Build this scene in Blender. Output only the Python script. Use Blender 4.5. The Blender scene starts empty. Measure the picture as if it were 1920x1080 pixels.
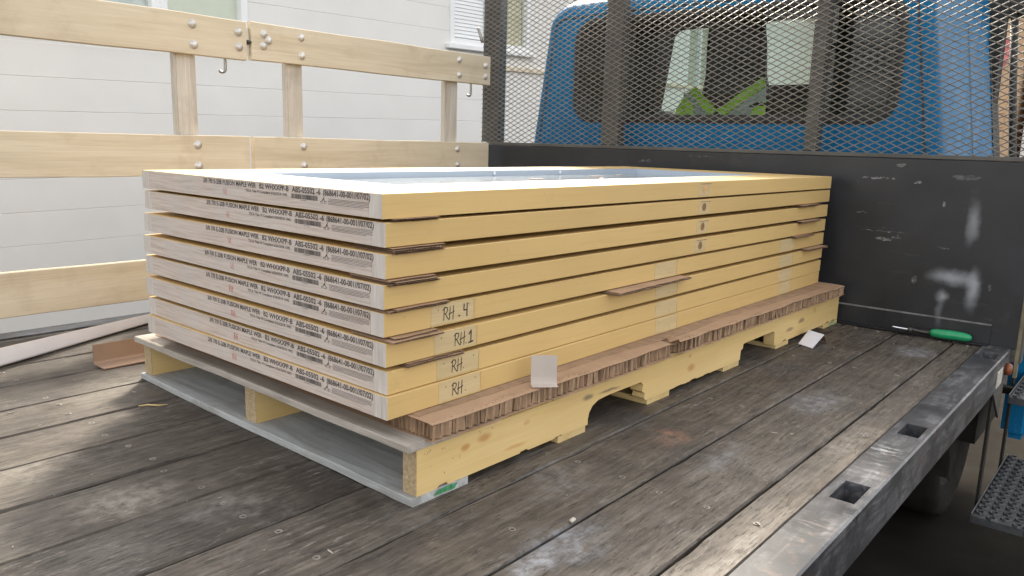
import bpy, bmesh, math, random
from mathutils import Vector, Matrix, Euler

random.seed(7)
SC = bpy.context.scene
COL = SC.collection

# ------------------------------------------------------------------ camera, sky, sun, exposure
cam_d = bpy.data.cameras.new('camera')
cam = bpy.data.objects.new('camera', cam_d)
COL.objects.link(cam)
cam.location = (-0.8873, -1.0308, 0.6533)
cam.rotation_euler = (1.38703566, -0.0280593631, -0.867556096)
cam_d.sensor_width = 36.0
cam_d.lens = 1475.37 / 1920 * 36
cam_d.clip_start = 0.02
cam_d.clip_end = 2000
SC.camera = cam

SUN_AZ = (0.74, 0.67)
SUN_EL = math.radians(35)
n_ = math.hypot(*SUN_AZ)
to_sun = Vector((SUN_AZ[0] / n_ * math.cos(SUN_EL), SUN_AZ[1] / n_ * math.cos(SUN_EL), math.sin(SUN_EL)))

world = bpy.data.worlds.new('World')
SC.world = world
world.use_nodes = True
wt = world.node_tree
wt.nodes.clear()
w_out = wt.nodes.new('ShaderNodeOutputWorld')
w_bg = wt.nodes.new('ShaderNodeBackground')
w_sky = wt.nodes.new('ShaderNodeTexSky')
w_hsv = wt.nodes.new('ShaderNodeHueSaturation')
w_sky.sky_type = 'NISHITA'
w_sky.sun_disc = False
w_sky.sun_elevation = SUN_EL
w_sky.sun_rotation = math.atan2(SUN_AZ[0], SUN_AZ[1])
w_sky.air_density = 1.0
w_sky.dust_density = 3.0
w_sky.ozone_density = 1.0
w_hsv.inputs['Saturation'].default_value = 0.22
w_bg.inputs['Strength'].default_value = 0.15
wt.links.new(w_sky.outputs[0], w_hsv.inputs['Color'])
w_tint = wt.nodes.new('ShaderNodeMix'); w_tint.data_type = 'RGBA'; w_tint.blend_type = 'MULTIPLY'
w_tint.inputs[0].default_value = 1.0
w_tint.inputs[7].default_value = (1.0, 0.965, 0.915, 1)      # hazy, slightly warm daylight
wt.links.new(w_hsv.outputs[0], w_tint.inputs[6])
wt.links.new(w_tint.outputs[2], w_bg.inputs['Color'])
wt.links.new(w_bg.outputs[0], w_out.inputs['Surface'])

sun_d = bpy.data.lights.new('sun', 'SUN')
sun = bpy.data.objects.new('sun', sun_d)
COL.objects.link(sun)
sun_d.energy = 2.4
sun_d.angle = math.radians(9)
sun_d.color = (1.0, 0.88, 0.70)
sun.location = to_sun * 30
sun.rotation_euler = (-to_sun).to_track_quat('-Z', 'Y').to_euler()

SC.view_settings.view_transform = 'Standard'
SC.view_settings.look = 'None'
SC.view_settings.gamma = 1.0
SC.view_settings.use_curve_mapping = False
SC.view_settings.exposure = 2.05

# ------------------------------------------------------------------ helpers: objects
def tag(o, label=None, cat=None, group=None, kind=None):
    if label: o['label'] = label
    if cat: o['category'] = cat
    if group: o['group'] = group
    if kind: o['kind'] = kind
    return o

def empty(name, loc=(0, 0, 0), rz=0.0):
    o = bpy.data.objects.new(name, None)
    COL.objects.link(o)
    o.location = loc
    o.rotation_euler = (0, 0, rz)
    o.empty_display_size = 0.1
    return o

def link(name, me, mat=None, parent=None, loc=(0, 0, 0), rot=(0, 0, 0)):
    o = bpy.data.objects.new(name, me)
    COL.objects.link(o)
    if mat is not None and not me.materials:
        for m in (mat if isinstance(mat, (list, tuple)) else [mat]):
            me.materials.append(m)
    o.parent = parent
    o.location = loc
    o.rotation_euler = rot
    return o

class MB:
    """collects verts / faces of ONE part"""
    def __init__(s):
        s.v = []; s.f = []; s.mi = []
    def vert(s, p):
        s.v.append(tuple(p)); return len(s.v) - 1
    def face(s, pts, mi=0):
        b = len(s.v); s.v += [tuple(p) for p in pts]; s.f.append(list(range(b, b + len(pts)))); s.mi.append(mi)
    def idx(s, ids, mi=0):
        s.f.append(list(ids)); s.mi.append(mi)
    def box(s, a, b, mi=0, mat=None):
        x0, y0, z0 = a; x1, y1, z1 = b
        c = [(x0, y0, z0), (x1, y0, z0), (x1, y1, z0), (x0, y1, z0), (x0, y0, z1), (x1, y0, z1), (x1, y1, z1), (x0, y1, z1)]
        if mat is not None: c = [tuple(mat @ Vector(q)) for q in c]
        o = len(s.v); s.v += c
        for f in ((0, 3, 2, 1), (4, 5, 6, 7), (0, 1, 5, 4), (1, 2, 6, 5), (2, 3, 7, 6), (3, 0, 4, 7)):
            s.f.append([o + i for i in f]); s.mi.append(mi)
    def prism(s, poly, axis, lo, hi, mi=0):
        """poly of 2-D points, extruded along axis (0=x:(y,z), 1=y:(x,z), 2=z:(x,y))"""
        def P(q, h):
            return (h, q[0], q[1]) if axis == 0 else ((q[0], h, q[1]) if axis == 1 else (q[0], q[1], h))
        o = len(s.v); n = len(poly)
        s.v += [P(q, lo) for q in poly] + [P(q, hi) for q in poly]
        s.f.append([o + i for i in range(n)][::-1]); s.mi.append(mi)
        s.f.append([o + n + i for i in range(n)]); s.mi.append(mi)
        for i in range(n):
            j = (i + 1) % n
            s.f.append([o + i, o + j, o + n + j, o + n + i]); s.mi.append(mi)
    def tube(s, pts, r, n=8, caps=True, mi=0):
        rings = []
        pts = [Vector(p) for p in pts]
        for k, p in enumerate(pts):
            d = (pts[min(k + 1, len(pts) - 1)] - pts[max(k - 1, 0)]).normalized()
            u = d.orthogonal().normalized() if k == 0 else (u0 - d * u0.dot(d)).normalized()
            u0 = u
            w = d.cross(u)
            rr = r[k] if isinstance(r, (list, tuple)) else r
            o = len(s.v)
            s.v += [tuple(p + (u * math.cos(2 * math.pi * i / n) + w * math.sin(2 * math.pi * i / n)) * rr) for i in range(n)]
            rings.append(o)
        for a, b in zip(rings, rings[1:]):
            for i in range(n):
                j = (i + 1) % n
                s.f.append([a + i, a + j, b + j, b + i]); s.mi.append(mi)
        if caps:
            s.f.append([rings[0] + i for i in range(n)][::-1]); s.mi.append(mi)
            s.f.append([rings[-1] + i for i in range(n)]); s.mi.append(mi)
    def lathe(s, prof, c=(0, 0, 0), axis=1, n=16, mi=0, cap=True):
        """prof: list of (radius, height) along axis"""
        rings = []
        for r, h in prof:
            o = len(s.v)
            for i in range(n):
                a = 2 * math.pi * i / n
                q = [0, 0, 0]
                q[axis] = h
                q[(axis + 1) % 3] = r * math.cos(a)
                q[(axis + 2) % 3] = r * math.sin(a)
                s.v.append((q[0] + c[0], q[1] + c[1], q[2] + c[2]))
            rings.append(o)
        for a, b in zip(rings, rings[1:]):
            for i in range(n):
                j = (i + 1) % n
                s.f.append([a + i, a + j, b + j, b + i]); s.mi.append(mi)
        if cap:
            s.f.append([rings[0] + i for i in range(n)][::-1]); s.mi.append(mi)
            s.f.append([rings[-1] + i for i in range(n)]); s.mi.append(mi)
    def mesh(s, name, smooth=False, bevel=0.0, seg=1, fix=True):
        me = bpy.data.meshes.new(name)
        me.from_pydata(s.v, [], s.f)
        if any(s.mi):
            me.polygons.foreach_set('material_index', s.mi)
        if bevel or fix:
            bm = bmesh.new(); bm.from_mesh(me)
            if fix:
                bmesh.ops.recalc_face_normals(bm, faces=bm.faces)
            if bevel:
                bmesh.ops.bevel(bm, geom=[e for e in bm.edges if len(e.link_faces) == 2 and e.calc_face_angle(0) > 0.6],
                                offset=bevel, segments=seg, affect='EDGES', clamp_overlap=True)
            bm.to_mesh(me); bm.free()
        if smooth:
            me.polygons.foreach_set('use_smooth', [True] * len(me.polygons))
        me.update()
        return me
    def build(s, name, mat, parent=None, smooth=False, bevel=0.0, seg=1, fix=True, loc=(0, 0, 0), rot=(0, 0, 0)):
        return link(name, s.mesh(name, smooth, bevel, seg, fix), mat, parent, loc, rot)

def box_part(name, a, b, mat, parent=None, bevel=0.0, seg=1, loc=(0, 0, 0), rot=(0, 0, 0)):
    m = MB(); m.box(a, b)
    return m.build(name, mat, parent, bevel=bevel, seg=seg, loc=loc, rot=rot)

# ------------------------------------------------------------------ helpers: materials
class M:
    def __init__(s, name):
        s.m = bpy.data.materials.new(name)
        s.m.use_nodes = True
        s.t = s.m.node_tree
        s.b = s.t.nodes['Principled BSDF']
        s._co = None
    def n(s, typ, **kw):
        nd = s.t.nodes.new(typ)
        for k, v in kw.items():
            setattr(nd, k, v)
        return nd
    def l(s, a, b):
        s.t.links.new(a, b)
    def put(s, sock, v):
        if hasattr(v, 'is_output') or isinstance(v, bpy.types.NodeSocket):
            s.l(v, sock)
        else:
            sock.default_value = v
    def co(s, which='Object', scale=(1, 1, 1), rnd=0.0, loc=(0, 0, 0)):
        tc = s.n('ShaderNodeTexCoord')
        out = tc.outputs[which]
        if rnd:
            oi = s.n('ShaderNodeObjectInfo')
            mu = s.n('ShaderNodeVectorMath', operation='MULTIPLY_ADD')
            cb = s.n('ShaderNodeCombineXYZ')
            for i in range(3): s.l(oi.outputs['Random'], cb.inputs[i])
            s.l(cb.outputs[0], mu.inputs[0])
            mu.inputs[1].default_value = (rnd, rnd * 1.7, rnd * 0.6)
            s.l(out, mu.inputs[2])
            out = mu.outputs[0]
        mp = s.n('ShaderNodeMapping')
        mp.inputs['Scale'].default_value = scale
        mp.inputs['Location'].default_value = loc
        s.l(out, mp.inputs['Vector'])
        return mp.outputs[0]
    def noise(s, co, scale=5, detail=6, rough=0.55, dist=0.0):
        nd = s.n('ShaderNodeTexNoise')
        s.l(co, nd.inputs['Vector'])
        nd.inputs['Scale'].default_value = scale
        nd.inputs['Detail'].default_value = detail
        nd.inputs['Roughness'].default_value = rough
        nd.inputs['Distortion'].default_value = dist
        return nd.outputs[0]
    def ramp(s, fac, stops):
        r = s.n('ShaderNodeValToRGB')
        e = r.color_ramp.elements
        while len(e) < len(stops): e.new(0.5)
        for q, (p, c) in zip(e, stops):
            q.position = p
            q.color = tuple(c) + (1,) if len(c) == 3 else c
        s.l(fac, r.inputs[0])
        return r.outputs[0]
    def rng(s, v, a, b, c=0.0, d=1.0, smooth=False):
        r = s.n('ShaderNodeMapRange')
        r.clamp = True
        if smooth: r.interpolation_type = 'SMOOTHSTEP'
        s.l(v, r.inputs[0])
        for i, q in enumerate((a, b, c, d)): r.inputs[i + 1].default_value = q
        return r.outputs[0]
    def mix(s, fac, a, b, mode='MIX'):
        r = s.n('ShaderNodeMix', data_type='RGBA', blend_type=mode)
        s.put(r.inputs[0], fac)
        for sock, v in ((r.inputs[6], a), (r.inputs[7], b)):
            if isinstance(v, (tuple, list)): v = tuple(v) + (1,) if len(v) == 3 else tuple(v)
            s.put(sock, v)
        return r.outputs[2]
    def math(s, op, a, b=0.0, clamp=False):
        r = s.n('ShaderNodeMath', operation=op)
        r.use_clamp = clamp
        s.put(r.inputs[0], a); s.put(r.inputs[1], b)
        return r.outputs[0]
    def spot(s, co, c, r, soft=0.3):
        """elliptical mask: 1 inside, fading to 0 at the radius"""
        a = s.n('ShaderNodeVectorMath', operation='SUBTRACT')
        s.l(co, a.inputs[0]); a.inputs[1].default_value = c
        b = s.n('ShaderNodeVectorMath', operation='MULTIPLY')
        s.l(a.outputs[0], b.inputs[0]); b.inputs[1].default_value = tuple(1 / q if q else 0 for q in r)
        ln = s.n('ShaderNodeVectorMath', operation='LENGTH')
        s.l(b.outputs[0], ln.inputs[0])
        return s.rng(ln.outputs['Value'], 1.0, soft, 0.0, 1.0, True)
    def warp(s, co, scale, amt):
        nd = s.n('ShaderNodeTexNoise')
        s.l(co, nd.inputs['Vector']); nd.inputs['Scale'].default_value = scale; nd.inputs['Detail'].default_value = 4
        a = s.n('ShaderNodeVectorMath', operation='SUBTRACT')
        s.l(nd.outputs['Color'], a.inputs[0]); a.inputs[1].default_value = (.5, .5, .5)
        b = s.n('ShaderNodeVectorMath', operation='MULTIPLY_ADD')
        s.l(a.outputs[0], b.inputs[0]); b.inputs[1].default_value = (amt, amt, amt); s.l(co, b.inputs[2])
        return b.outputs[0]
    def bump(s, h, strength=0.3, dist=0.002):
        b = s.n('ShaderNodeBump')
        b.inputs['Strength'].default_value = strength
        b.inputs['Distance'].default_value = dist
        s.l(h, b.inputs['Height'])
        s.l(b.outputs[0], s.b.inputs['Normal'])
    def set(s, base=None, rough=None, metal=None, spec=None, coat=None):
        for k, v in (('Base Color', base), ('Roughness', rough), ('Metallic', metal), ('Specular IOR Level', spec), ('Coat Weight', coat)):
            if v is None: continue
            if isinstance(v, (tuple, list)) and len(v) == 3: v = tuple(v) + (1,)
            s.put(s.b.inputs[k], v)
        return s.m

def plain(name, base, rough=0.6, metal=0.0, var=0.12, scale=12, bump=0.0, spec=None):
    m = M(name)
    co = m.co(rnd=3.0)
    nz = m.noise(co, scale, 5)
    dark = tuple(c * (1 - var) for c in base); lite = tuple(min(1, c * (1 + var)) for c in base)
    m.set(m.ramp(nz, [(0.3, dark), (0.7, lite)]), m.rng(m.noise(co, scale * 2.3, 3), 0.3, 0.7, rough * 0.88, min(1, rough * 1.1)), metal, spec)
    if bump: m.bump(m.noise(co, scale * 6, 4), bump, 0.002)
    return m.m

def wood(name, dark, mid, lite, axis='x', grain=28, rough=0.7, rnd=7.0, knots=None, bump=0.25, contrast=1.0, grime=None, fine=1.0):
    """sawn timber: long streaks along the axis, growth-ring swirls, fine fibre, optional grime"""
    m = M(name)
    k = {'x': (0.055, 1, 1), 'y': (1, 0.055, 1), 'z': (1, 1, 0.055)}[axis]
    raw = m.co(rnd=rnd)
    st = m.n('ShaderNodeMapping'); st.inputs['Scale'].default_value = k
    m.l(m.warp(raw, 2.2, 0.06), st.inputs['Vector'])
    streak = m.noise(st.outputs[0], grain, 7, 0.6, 0.6)
    st2 = m.n('ShaderNodeMapping'); st2.inputs['Scale'].default_value = tuple(q * (0.35 if q < 1 else 1) for q in k)
    m.l(raw, st2.inputs['Vector'])
    fib = m.noise(st2.outputs[0], grain * 14, 3, 0.6)
    big = m.noise(raw, 1.6, 4)
    c = m.ramp(streak, [(0.5 - 0.22 / contrast, dark), (0.5, mid), (0.5 + 0.2 / contrast, lite)])
    c = m.mix(m.rng(fib, 0.35, 0.65, 0.0, 0.28 * fine), c, tuple(q * 0.55 for q in dark))
    c = m.mix(m.rng(big, 0.4, 0.7, 0.0, 0.35), c, tuple(q * 0.86 for q in mid))
    if grime:
        col, amt = grime
        g = m.noise(m.warp(raw, 5, 0.1), 7.5, 6, 0.62)
        c = m.mix(m.rng(g, 0.52, 0.75, 0.0, amt), c, col)
    if knots:
        for (kc, kr, kcol) in knots:
            w = m.warp(m.co(), 18, 0.012)
            c = m.mix(m.math('MULTIPLY', m.spot(w, kc, kr, 0.25), 0.8), c, kcol)
    m.set(c, m.rng(streak, 0.3, 0.7, rough * 0.85, min(1, rough * 1.12)))
    m.bump(m.math('ADD', m.math('MULTIPLY', fib, 0.5), streak), bump, 0.0018)
    return m.m

# ------------------------------------------------------------------ materials
# weathered deck plank: truck coordinates run through every plank (their origins are the truck's)
def plank_material():
    m = M('weathered_deck_plank')
    tc = m.co()
    raw = m.co(rnd=9.0)
    oi = m.n('ShaderNodeObjectInfo')
    def stretched(k):
        q = m.n('ShaderNodeMapping'); q.inputs['Scale'].default_value = (k, 1, 1)
        m.l(m.warp(raw, 3, 0.015), q.inputs['Vector']); return q.outputs[0]
    streak = m.noise(stretched(0.08), 95, 6, 0.6, 0.15)          # growth rings cut along the board
    band = m.noise(stretched(0.05), 16, 5, 0.6, 0.3)             # wide bands of earlier and later wood
    mott = m.noise(m.warp(raw, 9, 0.06), 13, 9, 0.72)            # weather mottling
    fib = m.noise(stretched(0.13), 190, 4, 0.65)                 # short open checks
    st2o = stretched(0.22)
    tot = m.math('ADD', m.math('ADD', m.math('MULTIPLY', streak, 0.42), m.math('MULTIPLY', band, 0.20)), m.math('MULTIPLY', mott, 0.38))
    c = m.ramp(tot, [(0.35, (0.022, 0.0175, 0.0145)), (0.45, (0.055, 0.0445, 0.0355)), (0.54, (0.088, 0.073, 0.0585)), (0.65, (0.155, 0.132, 0.107))])
    tone = m.rng(oi.outputs['Random'], 0, 1, 0.72, 1.28)
    cb = m.n('ShaderNodeCombineXYZ')
    for i in range(3): m.l(tone, cb.inputs[i])
    c = m.mix(1.0, c, cb.outputs[0], 'MULTIPLY')
    # dark open grain
    c = m.mix(m.rng(fib, 0.58, 0.68, 0.0, 0.8), c, (0.011, 0.0088, 0.0075))
    # silvered raised fibre
    lf = m.noise(st2o, 120, 4, 0.7)
    patch = m.noise(m.warp(raw, 4, 0.15), 5.5, 6, 0.7)
    c = m.mix(m.math('MULTIPLY', m.rng(lf, 0.55, 0.66, 0.0, 1.0), m.rng(patch, 0.44, 0.66, 0.05, 0.75)), c, (0.25, 0.225, 0.195))
    # dried pale dirt and scuffs
    dirt = m.noise(m.warp(tc, 9, 0.12), 4.2, 9, 0.72)
    c = m.mix(m.math('MULTIPLY', m.rng(dirt, 0.56, 0.70, 0.0, 0.55), m.rng(fib, 0.35, 0.6, 1.0, 0.25)), c, (0.25, 0.235, 0.215))
    # dark oily patches
    oil = m.noise(tc, 2.1, 5, 0.6)
    c = m.mix(m.rng(oil, 0.54, 0.74, 0.0, 0.55), c, (0.030, 0.026, 0.025))
    # scuffs and coloured patches with a place of their own on the deck
    w = m.warp(tc, 16, 0.12)
    fr = m.rng(m.noise(tc, 34, 6, 0.7), 0.38, 0.6)
    for cc, rr, colr, amt in (((0.67, -0.215, 0), (0.075, 0.065, 0), (0.50, 0.25, 0.15), 0.62),
                              ((0.09, -0.33, 0), (0.17, 0.075, 0), (0.34, 0.36, 0.40), 0.7),
                              ((0.02, -0.345, 0), (0.07, 0.05, 0), (0.45, 0.46, 0.48), 0.8),
                              ((1.16, -0.37, 0), (0.17, 0.10, 0), (0.33, 0.35, 0.38), 0.6),
                              ((1.95, -0.42, 0), (0.13, 0.09, 0), (0.36, 0.37, 0.40), 0.65),
                              ((0.62, -0.36, 0), (0.20, 0.05, 0), (0.30, 0.31, 0.33), 0.55),
                              ((0.30, -0.17, 0), (0.16, 0.09, 0), (0.30, 0.29, 0.29), 0.45),
                              ((-0.32, 0.34, 0), (0.14, 0.10, 0), (0.42, 0.38, 0.33), 0.6),
                              ((-0.42, 0.60, 0), (0.18, 0.08, 0), (0.36, 0.33, 0.29), 0.5),
                              ((-0.20, 0.20, 0), (0.10, 0.08, 0), (0.36, 0.33, 0.30), 0.5),
                              ((0.30, -0.55, 0), (0.20, 0.04, 0), (0.37, 0.35, 0.32), 0.5),
                              ((0.95, -0.53, 0), (0.25, 0.04, 0), (0.34, 0.32, 0.29), 0.5)):
        c = m.mix(m.math('MULTIPLY', m.math('MULTIPLY', m.spot(w, cc, rr, 0.1), fr), amt), c, tuple(q_ * 0.72 for q_ in colr))
    rough = m.rng(m.noise(tc, 6, 5), 0.35, 0.65, 0.46, 0.78)
    m.set(c, rough, spec=0.45)
    m.bump(m.math('SUBTRACT', m.math('ADD', streak, m.math('MULTIPLY', lf, 0.5)), m.math('MULTIPLY', m.rng(fib, 0.56, 0.68), 0.8)), 0.55, 0.0022)
    return m.m
MAT = {}
MAT['plank'] = plank_material()

def black_steel(name, base, marks, amount=1.0, axis='y', rough=0.42, plane='yz'):
    """worn black paint with scratches, drips and scuffs of its own"""
    m = M(name)
    tc = m.co()
    k = {'x': (0.04, 1, 1), 'y': (1, 0.04, 1)}[axis]
    st = m.n('ShaderNodeMapping'); st.inputs['Scale'].default_value = k
    m.l(m.warp(tc, 6, 0.05), st.inputs['Vector'])
    scr = m.noise(st.outputs[0], 70, 5, 0.7)
    area = m.noise(tc, 3.4, 5, 0.65)
    spk = m.noise(m.warp(tc, 20, 0.05), 26, 7, 0.75)
    c = m.ramp(m.noise(tc, 5, 5), [(0.3, tuple(q * 0.75 for q in base)), (0.7, tuple(q * 1.35 for q in base))])
    if plane == 'xy':
        bare = m.noise(m.warp(tc, 7, .2), 5.5, 7, 0.7)
        c = m.mix(m.rng(bare, 0.46, 0.66, 0.0, 0.7), c, (0.088, 0.090, 0.100))
        c = m.mix(m.math('MULTIPLY', m.rng(scr, 0.45, 0.62), m.rng(bare, 0.45, 0.6, 0.0, 0.5)), c, (0.22, 0.22, 0.23))
        c = m.mix(m.rng(m.noise(tc, 13, 7, .75), 0.58, 0.68, 0.0, 0.45), c, (0.11, 0.062, 0.036))
    c = m.mix(m.math('MULTIPLY', m.rng(scr, 0.60, 0.72), m.rng(area, 0.45, 0.7, 0.0, 0.55 * amount)), c, (0.30, 0.30, 0.30))
    c = m.mix(m.rng(spk, 0.68, 0.74, 0.0, 0.6 * amount), c, (0.42, 0.40, 0.38))
    c = m.mix(m.rng(m.noise(tc, 9, 6, 0.7), 0.6, 0.75, 0.0, 0.25), c, (0.10, 0.085, 0.07))
    w = m.warp(tc, 22, 0.035)
    w2 = m.warp(tc, 60, 0.02)
    if plane == 'xy':
        sx = m.n('ShaderNodeMapping'); sx.inputs['Scale'].default_value = (1, 0.12, 1)
        m.l(m.warp(tc, 14, 0.05), sx.inputs['Vector'])
        fr = m.rng(m.noise(sx.outputs[0], 75, 7, 0.75), 0.47, 0.63)
        w2 = m.warp(m.warp(tc, 14, 0.10), 60, 0.03)
    else:
        fr = m.rng(m.noise(tc, 55, 5, 0.7), 0.42, 0.6)
    for cc, rr, colr, amt, hard in marks:
        msk = m.spot(w2 if hard else w, cc, rr, (0.0 if plane == 'xy' else 0.75) if hard else 0.0)
        if hard: msk = m.math('MULTIPLY', m.math('MULTIPLY', msk, fr), m.rng(scr, 0.35, 0.62, 0.25, 1.0))
        c = m.mix(m.math('MULTIPLY', msk, amt), c, colr)
    m.set(c, m.rng(m.noise(tc, 7, 4), 0.3, 0.7, rough * 0.75, rough * 1.35))
    m.bump(m.math('ADD', m.noise(tc, 4, 3), m.math('MULTIPLY', scr, 0.15)), 0.12, 0.004)
    return m.m

X = 0.0
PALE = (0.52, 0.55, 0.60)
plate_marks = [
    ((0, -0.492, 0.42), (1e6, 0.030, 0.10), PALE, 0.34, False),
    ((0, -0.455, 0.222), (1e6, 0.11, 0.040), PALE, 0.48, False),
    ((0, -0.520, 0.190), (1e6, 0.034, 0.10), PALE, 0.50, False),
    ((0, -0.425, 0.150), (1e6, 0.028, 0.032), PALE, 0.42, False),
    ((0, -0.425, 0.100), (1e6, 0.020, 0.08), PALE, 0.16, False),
    ((0, -0.170, 0.559), (1e6, 0.0680, 0.0046), (0.5, 0.5, 0.5), 0.52, True),
    ((0, -0.303, 0.550), (1e6, 0.0144, 0.0056), (0.62, 0.62, 0.62), 0.63, True),
    ((0, -0.455, 0.575), (1e6, 0.0480, 0.0099), (0.4, 0.4, 0.4), 0.35, True),
    ((0, -0.395, 0.478), (1e6, 0.0056, 0.0136), (0.6, 0.58, 0.55), 0.49, True),
    ((0, -0.20, 0.365), (1e6, 0.0880, 0.0025), (0.45, 0.43, 0.4), 0.49, True),
    ((0, -0.21, 0.338), (1e6, 0.0360, 0.0074), (0.5, 0.5, 0.48), 0.52, True),
    ((0, -0.252, 0.345), (1e6, 0.0176, 0.0037), (0.6, 0.6, 0.58), 0.49, True),
    ((0, -0.12, 0.43), (1e6, 0.0240, 0.0031), (0.42, 0.42, 0.42), 0.42, True),
    ((0, -0.41, 0.325), (1e6, 0.0224, 0.0037), (0.5, 0.5, 0.5), 0.45, True),
    ((0, -0.33, 0.20), (1e6, 0.0112, 0.0136), (0.55, 0.55, 0.55), 0.35, True),
    ((0, -0.57, 0.20), (1e6, 0.0048, 0.0136), (0.5, 0.5, 0.5), 0.35, True),
    ((0, -0.24, 0.610), (1e6, 0.0200, 0.0074), (0.5, 0.5, 0.5), 0.42, True),
    ((0, 0.83, 0.585), (1e6, 0.0400, 0.0074), (0.42, 0.42, 0.43), 0.42, True),
    ((0, 0.55, 0.615), (1e6, 0.0720, 0.0025), (0.5, 0.5, 0.5), 0.49, True),
    ((0, 1.00, 0.640), (1e6, 0.0200, 0.0062), (0.42, 0.30, 0.22), 0.49, True),
]
MAT['plate'] = black_steel('black_painted_headboard', (0.016, 0.017, 0.020), plate_marks, 0.6)
rail_marks = [((0.92, -0.615, 0), (0.09, 0.06, 1e6), (0.62, 0.64, 0.66), 0.75, True),
              ((0.80, -0.61, 0), (0.05, 0.05, 1e6), (0.5, 0.5, 0.5), 0.6, True),
              ((0.45, -0.61, 0), (0.10, 0.05, 1e6), (0.40, 0.36, 0.33), 0.6, True),
              ((0.74, -0.60, 0), (0.03, 0.05, 1e6), (0.55, 0.56, 0.58), 0.6, True),
              ((1.45, -0.61, 0), (0.16, 0.03, 1e6), (0.35, 0.35, 0.36), 0.5, True),
              ((1.80, -0.61, 0), (0.16, 0.03, 1e6), (0.42, 0.42, 0.43), 0.5, True),
              ((0.35, -0.62, 0), (0.25, 0.012, 1e6), (0.32, 0.19, 0.12), 0.5, True)]
MAT['rail'] = black_steel('worn_black_side_rail', (0.034, 0.035, 0.039), rail_marks, 1.0, 'x', 0.36, 'xy')
MAT['post_steel'] = plain('dark_grey_painted_steel', (0.075, 0.070, 0.062), 0.5, 0.0, 0.25, 9, 0.1)
MAT['mesh'] = plain('expanded_steel_strand', (0.24, 0.23, 0.21), 0.42, 0.25, 0.25, 20)
MAT['chassis'] = plain('dirty_black_chassis', (0.020, 0.018, 0.015), 0.8, 0.0, 0.3, 8, 0.2, spec=0.15)
MAT['blue'] = None

def blue_paint():
    m = M('faded_blue_cab_paint')
    tc = m.co()
    c = m.ramp(m.noise(tc, 2.2, 6), [(0.3, (0.004, 0.115, 0.265)), (0.7, (0.007, 0.150, 0.315))])
    c = m.mix(m.rng(m.noise(m.warp(tc, 10, .1), 30, 6, .7), 0.58, 0.72, 0, 0.22), c, (0.22, 0.28, 0.33))
    m.set(c, m.rng(m.noise(tc, 8, 4), .3, .7, .34, .5), coat=0.0, spec=0.12)
    m.bump(m.noise(tc, 120, 2), 0.03, 0.001)
    return m.m
MAT['blue'] = blue_paint()

def primer(name, col):
    m = M(name)
    raw = m.co(rnd=11.0)
    st = m.n('ShaderNodeMapping'); st.inputs['Scale'].default_value = (0.08, 1, 1)
    m.l(raw, st.inputs['Vector'])
    roll = m.noise(st.outputs[0], 22, 4, 0.5)
    c = m.ramp(m.noise(raw, 1.3, 4), [(0.3, tuple(q * 0.94 for q in col)), (0.7, tuple(min(1, q * 1.05) for q in col))])
    c = m.mix(m.rng(roll, 0.4, 0.65, 0.0, 0.14), c, tuple(q * 0.84 for q in col))
    oi = m.n('ShaderNodeObjectInfo')
    tone = m.rng(oi.outputs['Random'], 0, 1, 0.93, 1.06)
    cb = m.n('ShaderNodeCombineXYZ')
    for i in range(3): m.l(tone, cb.inputs[i])
    c = m.mix(1.0, c, cb.outputs[0], 'MULTIPLY')
    gr = m.n('ShaderNodeMapping'); gr.inputs['Scale'].default_value = (0.03, 1, 1)
    m.l(m.warp(raw, 3, .02), gr.inputs['Vector'])
    c = m.mix(m.rng(m.noise(gr.outputs[0], 150, 5, 0.65), 0.5, 0.68, 0.0, 0.22), c, tuple(q * 0.72 for q in col))
    dent = m.noise(m.warp(raw, 30, .02), 48, 4, 0.7)
    c = m.mix(m.rng(dent, 0.70, 0.75, 0.0, 0.4), c, tuple(q * 0.5 for q in col))
    smear = m.noise(m.warp(raw, 12, .05), 17, 5, 0.6)
    c = m.mix(m.rng(smear, 0.66, 0.76, 0.0, 0.35), c, tuple(q * 0.68 for q in col))
    m.set(c, m.rng(m.noise(raw, 5, 3), .3, .7, .38, .52), spec=0.4)
    m.bump(m.noise(raw, 260, 3), 0.06, 0.0006)
    return m.m
MAT['primer'] = primer('yellow_primed_door_face', (0.61, 0.420, 0.172))
MAT['stile'] = wood('pale_stile_end_grain', (0.44, 0.40, 0.36), (0.58, 0.53, 0.48), (0.66, 0.62, 0.57), 'z', 120, 0.8, 5.0)

def end_grain():
    """the cut end of the door: laminated pinkish timber with fine ply lines running across the width"""
    m = M('laminated_door_end')
    raw = m.co(rnd=6.0)
    st = m.n('ShaderNodeMapping'); st.inputs['Scale'].default_value = (1, 0.03, 1)
    m.l(m.warp(raw, 4, 0.012), st.inputs['Vector'])
    ply = m.noise(st.outputs[0], 260, 4, 0.6)
    c = m.ramp(ply, [(0.32, (0.40, 0.325, 0.275)), (0.5, (0.52, 0.44, 0.385)), (0.7, (0.585, 0.515, 0.46))])
    st3 = m.n('ShaderNodeMapping'); st3.inputs['Scale'].default_value = (1, 1, 0.05)
    m.l(raw, st3.inputs['Vector'])
    blk = m.noise(st3.outputs[0], 7, 2)
    c = m.mix(m.rng(blk, 0.45, 0.6, 0.0, 0.3), c, (0.47, 0.45, 0.43))
    fine = m.noise(raw, 600, 3)
    c = m.mix(m.rng(fine, 0.55, 0.7, 0, 0.16), c, (0.28, 0.22, 0.18))
    m.set(c, 0.78)
    m.bump(ply, 0.2, 0.0012)
    return m.m
MAT['end'] = end_grain()
MAT['hinge'] = wood('raw_pine_hinge_recess', (0.52, 0.39, 0.20), (0.58, 0.445, 0.24), (0.63, 0.495, 0.28), 'x', 40, 0.75, 9.0, contrast=0.8)
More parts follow.
